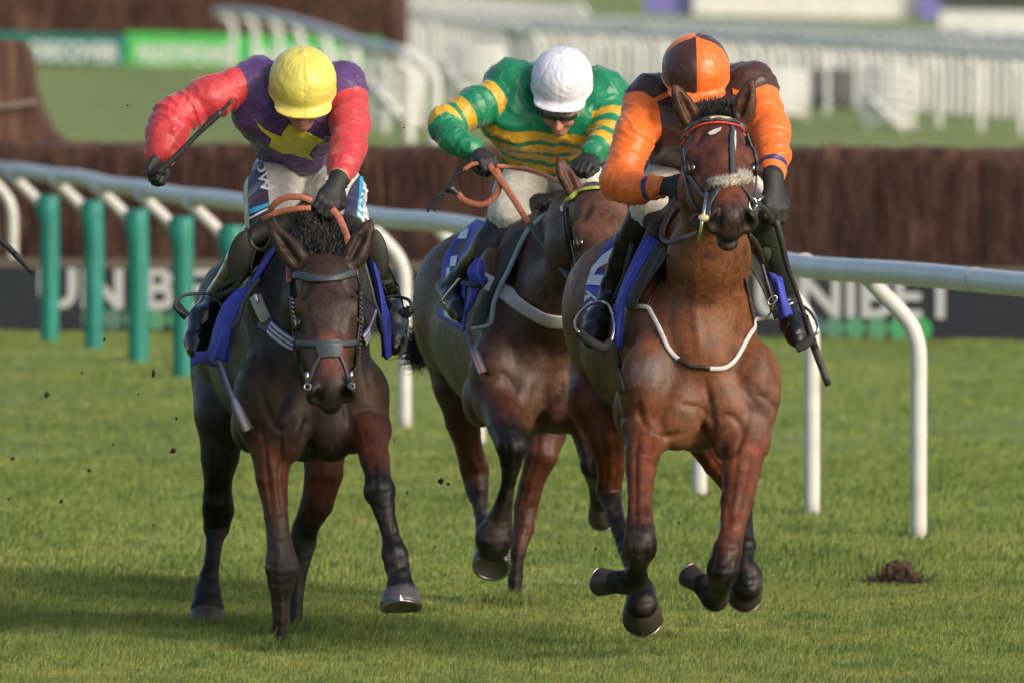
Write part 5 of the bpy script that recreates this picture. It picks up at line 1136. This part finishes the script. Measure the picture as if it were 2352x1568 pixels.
num_sheet(H1, 'saddle_cloth', [[(432, 800, .62), (450, 806, .55), (476, 806, .45)], [(436, 820, .62), (455, 822, .55), (480, 820, .45)], [(438, 842, .62), (460, 832, .55), (496, 842, .45)]], M_blue, ripple=.003)
num_sheet(H1, 'saddle_cloth', [[(846, 605, .25), (856, 600, .22), (866, 620, .24)], [(862, 660, .22), (872, 660, .2), (882, 690, .24)], [(868, 720, .22), (882, 720, .2), (895, 735, .26)], [(874, 770, .24), (884, 772, .22), (897, 790, .28)], [(878, 818, .26), (886, 826, .24), (899, 815, .30)]], M_blue, ripple=.005, rfreq=12, nu=8, nv=6)
fs('pad_binding', K1, [(596, 640, .14), (575, 668, .13), (558, 700, .13), (548, 735, .13), (530, 757, .14)], .018, M_slate, r1); fs('pad_binding', K1, [(836, 600, .2), (852, 660, .18), (862, 700, .18), (875, 735, .2), (877, 765, .22)], .014, M_slate, r1)
fs('breast_strap', K1, [(586, 680, .10), (598, 708, .07), (612, 738, .03)], .048, simple('cream_leather', (.32, .30, .25), .6), r1, .006); strap('strap_keeper', b1, [(603, 742), (622, 752)], .055, M_slate, r1, .012)
ribbon_u('breast_girth', b1, [(612, 742), (636, 765), (662, 784), (678, 792)], .056, M_web, r1, .010); ribbon_u('breast_girth', b1, [(832, 782), (846, 758), (856, 735), (864, 712)], .056, M_web, r1, .010)
fs('buckle', K1, [(586, 676, .08), (592, 694, .07)], .014, M_steel, r1)
ribbon_f('girth', b1, [(503, 822), (515, 855), (528, 890), (542, 925), (556, 958), (569, 988)], .050, M_girth, r1, fallY=43.2)
for a in ([(500, 662, .30), (530, 648, .26), (556, 640, .22)], [(498, 682, .32), (530, 668, .26), (552, 650, .22)], [(900, 645, .3), (880, 650, .28), (862, 640, .24)]): fs('stirrup_leather', K1, a, .022, M_olive, r1)
def stirrup(H, pts, tread, mat, w=.010):
    o = fs('stirrup_iron', H['J'], pts, w, mat, H['root'], thick=w, n=6)
    if tread: fs('tread', H['J'], tread, .035, M_pad, o, .010)
stirrup(H1, [(424, 722, .16), (405, 708, .18), (404, 694, .20), (420, 680, .24), (450, 675, .28), (482, 676, .32), (500, 688, .34), (512, 706, .35)], [(404, 700, .2), (416, 714, .18), (430, 728, .18)], M_slate, .013)
stirrup(H1, [(940, 718, .16), (944, 700, .18), (936, 688, .22), (912, 682, .28), (888, 684, .3), (872, 694, .34)], [(922, 712, .2), (934, 722, .18), (944, 706, .18)], M_slate, .013)
# forelock and mane: a frizzy black tuft standing up between the ears
g = np.random.default_rng(5); ro, ti = [], []
for i in range(1300):
    t = g.random(); x = 705 + 78 * g.random(); ro.append(K1((x, 600 - 55 * t + g.normal(0, 8), -.26 + .5 * t))); a = g.random()
    ti.append(K1((x - 22 + g.normal(0, 22) + 10 * t, 575 - 80 * t - 12 * a + g.normal(0, 14), -.28 + .5 * t)))
for i in range(160):
    ro.append(K1((700 + 30 * g.random(), 510 + 25 * g.random(), .05))); ti.append(K1((672 + 30 * g.random(), 488 + 30 * g.random(), .02)))
strands('mane', ro, ti, M_hair, r1, .0032, .022, seed=5)

# ---- horse under the orange rider
r3, b3, K3 = H3['root'], [H3['bvh']], H3['J']
bp = [(1566, 322), (1579, 303), (1600, 287), (1622, 279), (1652, 277), (1684, 281), (1702, 291), (1712, 304)]
strap('browband', b3, bp, .027, M_slate, r3, .009); strap('browband_piping', b3, [(x, y + 10) for x, y in bp], .008, M_red, r3, .011)
strap('name_plate', b3, [(1629, 279), (1652, 276), (1675, 279)], .014, simple('brass_plate', (.50, .42, .24), .35, .6), r3, .014)
strap('face_strap', b3, [(1681, 292), (1680, 320), (1680, 355), (1681, 385), (1682, 402)], .019, M_slate, r3, .006)
decal('white_marking', b3, [(1686, 296), (1690, 302), (1691, 330), (1689, 350), (1687, 330), (1685, 308)], simple('white_hair', (.5, .48, .46), .8, scale=60), r3, .0012, 4)
decal('white_marking', b3, [(1626, 306), (1640, 298), (1657, 293), (1655, 300), (1642, 309), (1630, 311)], bpy.data.materials['white_hair'], r3, .0012, 4)
for nm, pa, w in (('noseband', [(1643, 424), (1636, 432), (1624, 443)], .020), ('noseband', [(1652, 432), (1643, 450), (1634, 470), (1628, 492), (1624, 510)], .022), ('cheek_strap', [(1568, 340), (1571, 370), (1583, 400), (1598, 425), (1614, 446), (1624, 452)], .020),
                  ('noseband', [(1700, 425), (1710, 440), (1722, 458), (1728, 468)], .018), ('cheek_strap', [(1566, 326), (1564, 350), (1570, 385), (1580, 420), (1588, 450), (1596, 470), (1606, 482)], .016), ('cheek_strap', [(1716, 306), (1728, 340), (1736, 380), (1737, 420), (1731, 462)], .014)):
    strap(nm, b3, pa, w, M_slate, r3, .007)
f = Field(.005); pts = []
for x, y in [(1640, 424), (1652, 425), (1664, 425), (1676, 422), (1688, 417), (1699, 411), (1709, 408)]:
    r = hit(b3, x, y, .012); pts.append(np.array(r[0]))
f.chain(pts, [.013, .017, .018, .017, .018, .022, .020], .01, 0); V, F = f.mesh(1); n = vnormals(V, F); V = V + n * (vnoise(V * 130) * .004 + vnoise(V * 60) * .003)[:, None]
fl = mk('fleece_noseband', V, F, M_fleece, r3); g = np.random.default_rng(9); ii = g.integers(0, len(V), 1400)
strands('fleece_tufts', V[ii] - n[ii] * .002, V[ii] + n[ii] * (.004 + .005 * g.random((1400, 1))) + g.normal(0, .003, (1400, 3)), M_fleece, fl, .0012, .003, 4, 3)
tube_obj('bit_cheek', [K3((1624, 444, -.84)), K3((1615, 500, -.90)), K3((1604, 557, -.90))], .0065, M_steel, r3, 10)
f = Field(.003); f.ell(K3((1616, 501, -.905)), (.020, .012, .014), None, .01, 0); V, F = f.mesh(1); mk('bit_stop', V, F, simple('cream_rubber', (.55, .48, .30), .5), r3)
ring('bit_ring', K3((1601, 507, -.80)), X_, Z_, .020, .007, M_leather, r3); ring('bit_ring', K3((1729, 470, -.66)), X_ * .6, Z_, .022, .005, M_steel, r3); tube_obj('buckle', [K3((1741, 462, -.62)), K3((1752, 452, -.58))], .006, M_steel, r3)
fs('rein', K3, [(1600, 512, -.76), (1606, 530, -.74), (1596, 538, -.68), (1570, 548, -.5), (1545, 557, -.42), (1526, 553, -.35), (1520, 538, -.3), (1526, 515, -.28), (1543, 480, -.25), (1553, 455, -.2)], .022, simple('brown_rein', (.060, .030, .026), .5), r3)
fs('rein', K3, [(1729, 478, -.64), (1740, 470, -.55), (1755, 478, -.45), (1768, 495, -.3), (1774, 510, -.2)], .020, M_leather, r3); fs('rein', K3, [(1722, 540, -.3), (1738, 560, -.2), (1748, 585, -.1), (1752, 605, 0)], .018, M_olive, r3)
BPL = [[(1446, 704), (1465, 705), (1484, 706), (1493, 712), (1503, 730), (1514, 752), (1524, 776), (1533, 797), (1545, 813), (1560, 825)], [(1628, 845), (1648, 846), (1668, 842), (1690, 823), (1709, 792), (1722, 768), (1731, 752), (1731, 736), (1745, 732), (1760, 729), (1771, 718)]]
for p in BPL: strap('breastplate', b3, p, .018, M_pale, r3, .007)
strap('breastplate', b3, [(1559, 825), (1575, 833), (1592, 841), (1612, 842), (1630, 845)], .016, M_leather, r3, .009)
strap('neck_strap', b3, [(1487, 704), (1498, 680), (1510, 650), (1522, 618), (1536, 585)], .008, M_leather, r3, .005); strap('neck_strap', b3, [(1730, 742), (1724, 715), (1716, 680), (1709, 640)], .010, M_leather, r3, .005)
saddle(H3, 'saddle', [((1500, 545, .30), (.035, .05, .07), .35), ((1745, 550, .36), (.035, .06, .09), -.3)], M_olive, [((1500, 510, .38), (1560, 470, .44), .04, .05), ((1560, 470, .44), (1680, 470, .44), .05, .05), ((1680, 470, .44), (1735, 510, .38), .05, .04), ((1610, 470, .45), (1590, 455, .9), .07, .09)])
num_sheet(H3, 'saddle_cloth', [[(1478, 545, .30), (1495, 545, .24), (1512, 552, .22)], [(1440, 620, .28), (1458, 618, .2), (1480, 602, .18)], [(1412, 700, .28), (1424, 706, .18), (1440, 690, .16)], [(1404, 745, .28), (1416, 752, .18), (1434, 748, .16)], [(1410, 785, .28), (1420, 800, .19), (1430, 800, .17)]], M_blue, ripple=.005, rfreq=11, nu=8, nv=6)
num_sheet(H3, 'saddle_pad', [[(1512, 552, .20), (1530, 568, .12), (1545, 575, .08)], [(1478, 610, .16), (1496, 622, .10), (1512, 620, .06)], [(1444, 675, .14), (1460, 684, .09), (1475, 670, .06)], [(1438, 705, .14), (1448, 712, .1), (1458, 706, .06)]], M_olive, ripple=.003)
o, nb = num_sheet(H3, 'number_cloth', [[(1426, 526, .75), (1445, 520, .6), (1470, 520, .42)], [(1382, 575, .80), (1410, 580, .6), (1440, 580, .42)], [(1353, 630, .82), (1385, 640, .6), (1420, 640, .42)], [(1343, 680, .82), (1370, 690, .6), (1405, 690, .42)], [(1340, 735, .82), (1370, 745, .6), (1400, 735, .42)]], M_blue, ripple=.001, nu=6, nv=6, hug=True)
for q in ([(1412, 568), (1384, 588), (1360, 617), (1348, 655), (1382, 658), (1388, 634), (1365, 633), (1375, 617), (1408, 600)], [(1346, 670), (1350, 668), (1376, 690), (1373, 694)], [(1345, 680), (1356, 676), (1358, 684), (1344, 694)], [(1346, 702), (1360, 692), (1370, 700), (1352, 716)], [(1342, 728), (1372, 708), (1376, 716), (1344, 736)]): decal('number', [nb], q, M_lett, o, .004, 6)
num_sheet(H3, 'saddle_pad', [[(1703, 580, .12), (1716, 578, .15), (1730, 585, .2)], [(1728, 620, .12), (1742, 618, .16), (1752, 622, .22)], [(1755, 672, .12), (1767, 668, .16), (1776, 668, .22)], [(1780, 735, .14), (1788, 732, .18), (1795, 728, .24)]], M_olive, ripple=.002)
num_sheet(H3, 'saddle_cloth', [[(1760, 625, .14), (1776, 628, .12), (1798, 638, .16)], [(1770, 650, .13), (1788, 652, .1), (1804, 660, .14)], [(1780, 690, .13), (1796, 690, .1), (1810, 695, .14)], [(1790, 735, .14), (1802, 730, .11), (1816, 722, .15)]], M_blue, ripple=.005, rfreq=10, nu=6, nv=6)
fs('girth_strap', K3, [(1748, 600, .1), (1762, 650, .08), (1773, 690, .08), (1772, 718, .08)], .014, M_leather, r3); ring('buckle', K3((1774, 690, .06)), unit(X_ + Z_), unit(Z_ - X_) * .6, .020, .004, M_steel, r3)
strap('girth', b3, [(1415, 800), (1422, 850), (1430, 900)], .06, simple('grey_girth', (.06, .06, .055), .8), r3, .004, fallY=42.5)
fs('stirrup_leather', K3, [(1452, 560, .28), (1432, 640, .30), (1408, 694, .34)], .020, M_leather, r3)
stirrup(H3, [(1408, 722, .22), (1400, 704, .28), (1386, 694, .3), (1364, 697, .28), (1342, 709, .24), (1326, 728, .20), (1321, 748, .17), (1330, 764, .15)], [(1330, 762, .16), (1350, 780, .14), (1385, 797, .14), (1404, 784, .16)], M_steel, .012)
fs('stirrup_iron', K3, [(1404, 784, .16), (1411, 760, .18), (1411, 738, .2), (1404, 712, .26)], .012, M_steel, r3, .012)
stirrup(H3, [(1806, 704, .26), (1822, 696, .28), (1842, 702, .26), (1862, 718, .22), (1876, 742, .18), (1878, 760, .16), (1868, 772, .16)], [(1868, 772, .16), (1850, 790, .15), (1828, 800, .15)], M_steel, .012)
g = np.random.default_rng(6); ro, ti = [], []
for i in range(1100):
    x = 1602 + 90 * g.random(); t = g.random(); h = 1 - ((x - 1648) / 62) ** 2; ro.append(K3((x, 288 - 28 * t, -.40 + .25 * t))); ti.append(K3((x + g.normal(0, 5), 268 - 30 * t - 18 * h + g.normal(0, 4), -.42 + .28 * t)))
strands('mane', ro, ti, M_hair, r3, .0030, .006, seed=6)

# ---- horse under the green and gold rider
r2, b2, K2 = H2['root'], [H2['bvh']], H2['J']
M_yg = simple('yellow_green_braid', (.42, .50, .10), .6, scale=120, var=.4)
strap('browband', b2, [(1297, 482), (1303, 466), (1316, 452), (1335, 442), (1365, 436), (1400, 438)], .022, M_yg, r2, .010)
strap('cheek_strap', b2, [(1298, 480), (1299, 520), (1304, 560), (1315, 600), (1328, 650)], .018, M_leather, r2, .008); strap('cheek_strap', b2, [(1303, 480), (1308, 520), (1316, 560), (1330, 610)], .014, M_leather, r2, .008); strap('buckle', b2, [(1297, 478), (1300, 490)], .016, M_steel, r2, .016)
fs('rein', K2, [(1122, 378, .10), (1150, 415, .05), (1180, 458, .0), (1206, 500, -.05), (1216, 514, -.07)], .026, M_tan, r2); fs('rein', K2, [(1216, 514, -.07), (1245, 556, -.2), (1280, 602, -.35), (1312, 645, -.5), (1322, 660, -.55)], .024, M_slate, r2)
fs('rein', K2, [(1140, 381, .1), (1175, 385, .1), (1220, 393, 0), (1262, 408, -.2), (1300, 426, -.4)], .018, M_tan, r2); fs('rein', K2, [(1108, 374, .1), (1085, 378, .1), (1066, 390, .1)], .018, M_tan, r2)
fs('rein', K2, [(1066, 390, .1), (1050, 400, .1), (1040, 418, .1), (1034, 432, .1)], .016, M_leather, r2); fs('rein', K2, [(1052, 444, .1), (1062, 458, .08), (1084, 468, .06), (1110, 470, .05), (1134, 455, .05), (1146, 432, .05), (1147, 408, .06), (1138, 388, .08)], .026, M_tan, r2)
f = Field(.004); f.ell(K2((1034, 434, .1)), (.022, .015, .016), None, .01, 0); f.cap(K2((1034, 434, .1)), K2((1052, 446, .1)), .012, .010, .01, 0); V, F = f.mesh(1); mk('rein_knot', V, F, M_leather, r2)
fs('rein', K2, [(1030, 438, .1), (1014, 450, .1), (1004, 466, .1), (998, 486, .1)], .013, M_leather, r2); fs('rein', K2, [(1024, 446, .1), (1004, 450, .1), (990, 462, .1), (982, 488, .1)], .010, M_leather, r2)
saddle(H2, 'saddle', [((1150, 590, .42), (.10, .12, .11), .7)], M_pad, [((1170, 540, .40), (1225, 495, .45), .05, .06), ((1225, 495, .45), (1290, 470, .45), .06, .06), ((1240, 490, .5), (1215, 480, .95), .08, .09)])
num_sheet(H2, 'saddle_pad', [[(1235, 490, .25), (1262, 480, .18), (1282, 480, .14)], [(1170, 550, .2), (1195, 545, .12), (1213, 529, .08)], [(1130, 620, .2), (1150, 625, .08), (1170, 612, .05)], [(1098, 690, .2), (1115, 695, .08), (1136, 694, .05)], [(1084, 752, .2), (1105, 752, .09), (1128, 746, .05)]], M_pad, ripple=.002, nu=6, nv=6)
fs('pad_binding', K2, [(1276, 480, .10), (1250, 496, .06), (1215, 528, .04), (1196, 560, .02), (1180, 595, .02), (1165, 628, .01), (1150, 656, .01), (1136, 692, .01), (1131, 722, .01), (1128, 746, .02)], .020, M_pbl, r2, .012); fs('pad_binding', K2, [(1128, 746, .02), (1108, 752, .05), (1086, 755, .12)], .018, M_pbl, r2, .012)
o, nb = num_sheet(H2, 'number_cloth', [[(1094, 504, .9), (1115, 510, .6), (1140, 520, .45)], [(1048, 545, .95), (1080, 555, .6), (1115, 570, .4)], [(1021, 592, .98), (1050, 600, .65), (1085, 610, .4)], [(1013, 642, .98), (1038, 652, .7), (1070, 660, .4)], [(1012, 690, .95), (1034, 705, .7), (1070, 720, .4)], [(1004, 724, .9), (1030, 742, .7), (1066, 762, .4)]], M_blue, ripple=.001, nu=6, nv=6, hug=True)
for q in ([(1062, 529), (1079, 527), (1072, 550), (1052, 550)], [(1036, 592), (1052, 588), (1048, 612), (1034, 614)], [(1027, 617), (1035, 615), (1034, 640), (1026, 640)], [(1021, 706), (1045, 722), (1054, 742), (1022, 726)]): decal('number', [nb], q, M_lett, o, .004, 6)
num_sheet(H2, 'saddle_cloth', [[(1096, 592, .04), (1102, 592, .03), (1108, 602, .04)], [(1072, 622, .05), (1092, 628, .0), (1112, 632, .04)], [(1078, 645, .05), (1098, 652, 0), (1119, 645, .04)], [(1074, 680, .05), (1088, 680, .0), (1100, 668, .04)], [(1066, 710, .06), (1074, 718, .03), (1084, 700, .05)]], M_blue, ripple=.004, nu=6, nv=5)
strap('breast_strap', b2, [(1110, 645), (1131, 656), (1152, 668), (1173, 682), (1197, 700), (1222, 716), (1252, 732), (1280, 738), (1312, 738)], .066, M_pale, r2, .009); fs('girth_strap', K2, [(1060, 650, .05), (1085, 655, .0), (1112, 655, -.02)], .020, M_leather, r2); strap('strap_keeper', b2, [(1146, 640), (1140, 668)], .02, M_leather, r2, .016)
ribbon_f('girth', b2, [(1072, 760), (1082, 790), (1094, 822), (1107, 856)], .040, M_girth2, r2, fallY=45.6)
stirrup(H2, [(1056, 640, .1), (1044, 655, .12), (1030, 672, .14), (1018, 690, .16), (1022, 700, .16)], None, M_steel, .011)
g = np.random.default_rng(8); ro, ti = [], []
for i in range(420):
    ro.append(K2((975 + 10 * g.random(), 770 + 40 * g.random(), 1.5))); a = g.random()
    ti.append(K2((925 + 45 * a + g.normal(0, 14), 752 + g.random() * 95, 1.5 + .3 * g.random())))
strands('tail', ro, ti, M_hair, r2, .0036, .045, seed=8, seg=9)
for Hx, base, tip in ((H1, (600, 660, 1.68), (590, 830, 1.9)), (H3, (1455, 650, 1.68), (1455, 820, 1.95)), (H2, (1085, 650, 1.66), (1060, 800, 1.8))):
    ro = [Hx['J'](base) + g.normal(0, .025, 3) for i in range(200)]; ti = [Hx['J'](tip) + g.normal(0, .06, 3) for i in range(200)]; strands('tail', ro, ti, M_hair, Hx['root'], .005, .05, seed=2)
ro, ti = [], []
for i in range(500):
    t = g.random(); ro.append(K2((1362 - 120 * t, 440 + 42 * t + g.normal(0, 4), -.52 + .8 * t))); ti.append(K2((1350 - 115 * t + g.normal(0, 8), 418 + 44 * t + 50 * g.random() * (t > .4), -.52 + .75 * t)))
strands('mane', ro, ti, M_hair, r2, .0035, .01, seed=12)

# ---- whips
M_whip = simple('whip_leather', (.022, .022, .023), .5, var=.4, scale=40, bumps=.5)
def whip(label, pts, rad, D, flap=None):
    P3 = [P(a, b, D + c) for a, b, c in pts]; root = empty('whip', P3[0]); tag(root, label, 'whip', 'racing whips')
    n = len(P3); tube_obj('shaft', crom(P3[:-1], 4), rad[:-1], M_whip, root, 10); tube_obj('flap', crom(P3[-3:], 4), [rad[-2], rad[-1], rad[-1] * .8], M_whip, root, 10, .45, up=(0, -1, 0)); return root
whip('black whip raised in the red sleeved jockey\'s fist', [(362, 398, -.20), (385, 377, -.2), (412, 352, -.2), (450, 312, -.2), (480, 283, -.2), (508, 257, -.2), (534, 228, -.2)], [.012, .013, .012, .010, .013, .014, .008], 43.0)
whip('black whip hanging point down beside the orange jockey\'s boot', [(1782, 505, -.26), (1796, 560, -.24), (1808, 610, -.2), (1826, 660, -.16), (1848, 725, -.12), (1872, 800, -.1), (1903, 885, -.1)], [.014, .012, .011, .009, .009, .013, .015], 42.25)
whip('black whip tip entering the picture at the left edge', [(-170, 390, 0), (-120, 440, 0), (-70, 488, 0), (-30, 524, 0), (0, 550, 0), (35, 585, 0), (78, 630, 0)], [.014, .012, .010, .009, .009, .012, .012], 43.6)

# ------------------------------------------------------------------ turf thrown up by the hooves
M_clod = simple('clod_earth', (0.035, 0.024, 0.016), .9, var=.4, scale=40, bumps=.6)
def clod_mesh(c, r, seed, rough=.5):
    g = np.random.default_rng(seed); n1, n2 = 6, 8; V = []; st = .5 + g.random(3) * 1.0
    for i in range(n1 + 1):
        for j in range(n2):
            a, b = math.pi * i / n1, 2 * math.pi * j / n2; V.append([math.sin(a) * math.cos(b), math.sin(a) * math.sin(b), math.cos(a)])
    V = np.array(V) * st * r; V = V * (1 + rough * vnoise(V / r * 1.7 + seed)[:, None]); F = [(i * n2 + j, i * n2 + (j + 1) % n2, (i + 1) * n2 + (j + 1) % n2, (i + 1) * n2 + j) for i in range(n1) for j in range(n2)]
    return V + c, F
spots = [(122, 380, 3.5, 44), (292, 243, 4, 45), (188, 855, 4, 43), (352, 855, 9, 43), (108, 905, 6, 43), (398, 1035, 8, 42.6), (30, 1052, 7, 42.8), (405, 960, 4, 43), (452, 915, 3, 43), (240, 780, 4, 44), (205, 1080, 4, 43), (300, 1130, 3, 43), (20, 1145, 5, 43), (140, 1150, 4, 43),
         (1012, 1104, 7, 43.5), (1030, 1111, 5, 43.5), (928, 294, 4, 44), (1205, 1145, 5, 43.4), (1285, 1245, 4, 43.4), (1368, 1260, 6, 43.3), (1040, 1340, 4, 43.2), (612, 1300, 6, 42.5), (626, 1345, 4, 42.5), (760, 1170, 3, 42.6), (935, 1130, 4, 43), (1000, 1255, 4, 43), (60, 960, 3, 43), (700, 620, 3, 42), (1445, 1225, 4, 42.5),
         (905, 1010, 4, 43), (520, 1310, 4, 43), (260, 1020, 3, 43), (175, 985, 3, 43), (352, 1205, 3, 43), (85, 1225, 4, 43), (1560, 1200, 3, 42), (1630, 1350, 4, 42), (1800, 1395, 4, 42), (318, 905, 3, 43), (455, 1100, 3, 43), (40, 1330, 3, 42.5), (560, 1210, 3, 43)]
for i, (x, y, r, Yc) in enumerate(spots):
    c = P(x, y, Yc); V, F = clod_mesh(c, r * .75 / S(Yc), i); o = mk('turf_clod', V, F, M_clod, None, False, loc=c)
    where = 'left of the yellow cap rider' if x < 560 else ('between the left and middle horses' if x < 1100 else ('between the middle and right horses' if x < 1500 else 'by the legs of the right horse'))
    tag(o, f'small dark clod of flying turf in the air {where}', 'turf clod', f'clods of turf thrown up {where}')
dv = empty('divot', P(2075, 1350, FPX * CAMZ / 1360)); tag(dv, 'torn brown divot of earth lying on the grass at the right', 'divot')
Yd = FPX * CAMZ / 1358
for i, (x, y, r) in enumerate([(2062, 1318, 20), (2078, 1326, 16), (2055, 1334, 15), (2098, 1338, 13), (2010, 1338, 11), (2116, 1346, 9), (1990, 1342, 8), (2040, 1345, 9)]):
    V, F = clod_mesh(P(x, y - 6, Yd), r * 1.5 / S(Yd), 60 + i, .9); mk('clump', V, F, simple('divot_earth', (0.075, 0.045, 0.028), .95, var=.5, scale=60, bumps=1) if i == 0 else bpy.data.materials['divot_earth'], dv, False)

g = np.random.default_rng(21); ro = [P(2062 + g.normal(0, 34), 1338 + g.normal(0, 6), Yd + g.normal(0, .05)) for _ in range(420)]
strands('roots', ro, [q + [g.normal(0, .035), g.normal(0, .03), abs(g.normal(0, .035)) + .005] for q in ro], bpy.data.materials['divot_earth'], dv, .0028, .012, 5, 4)
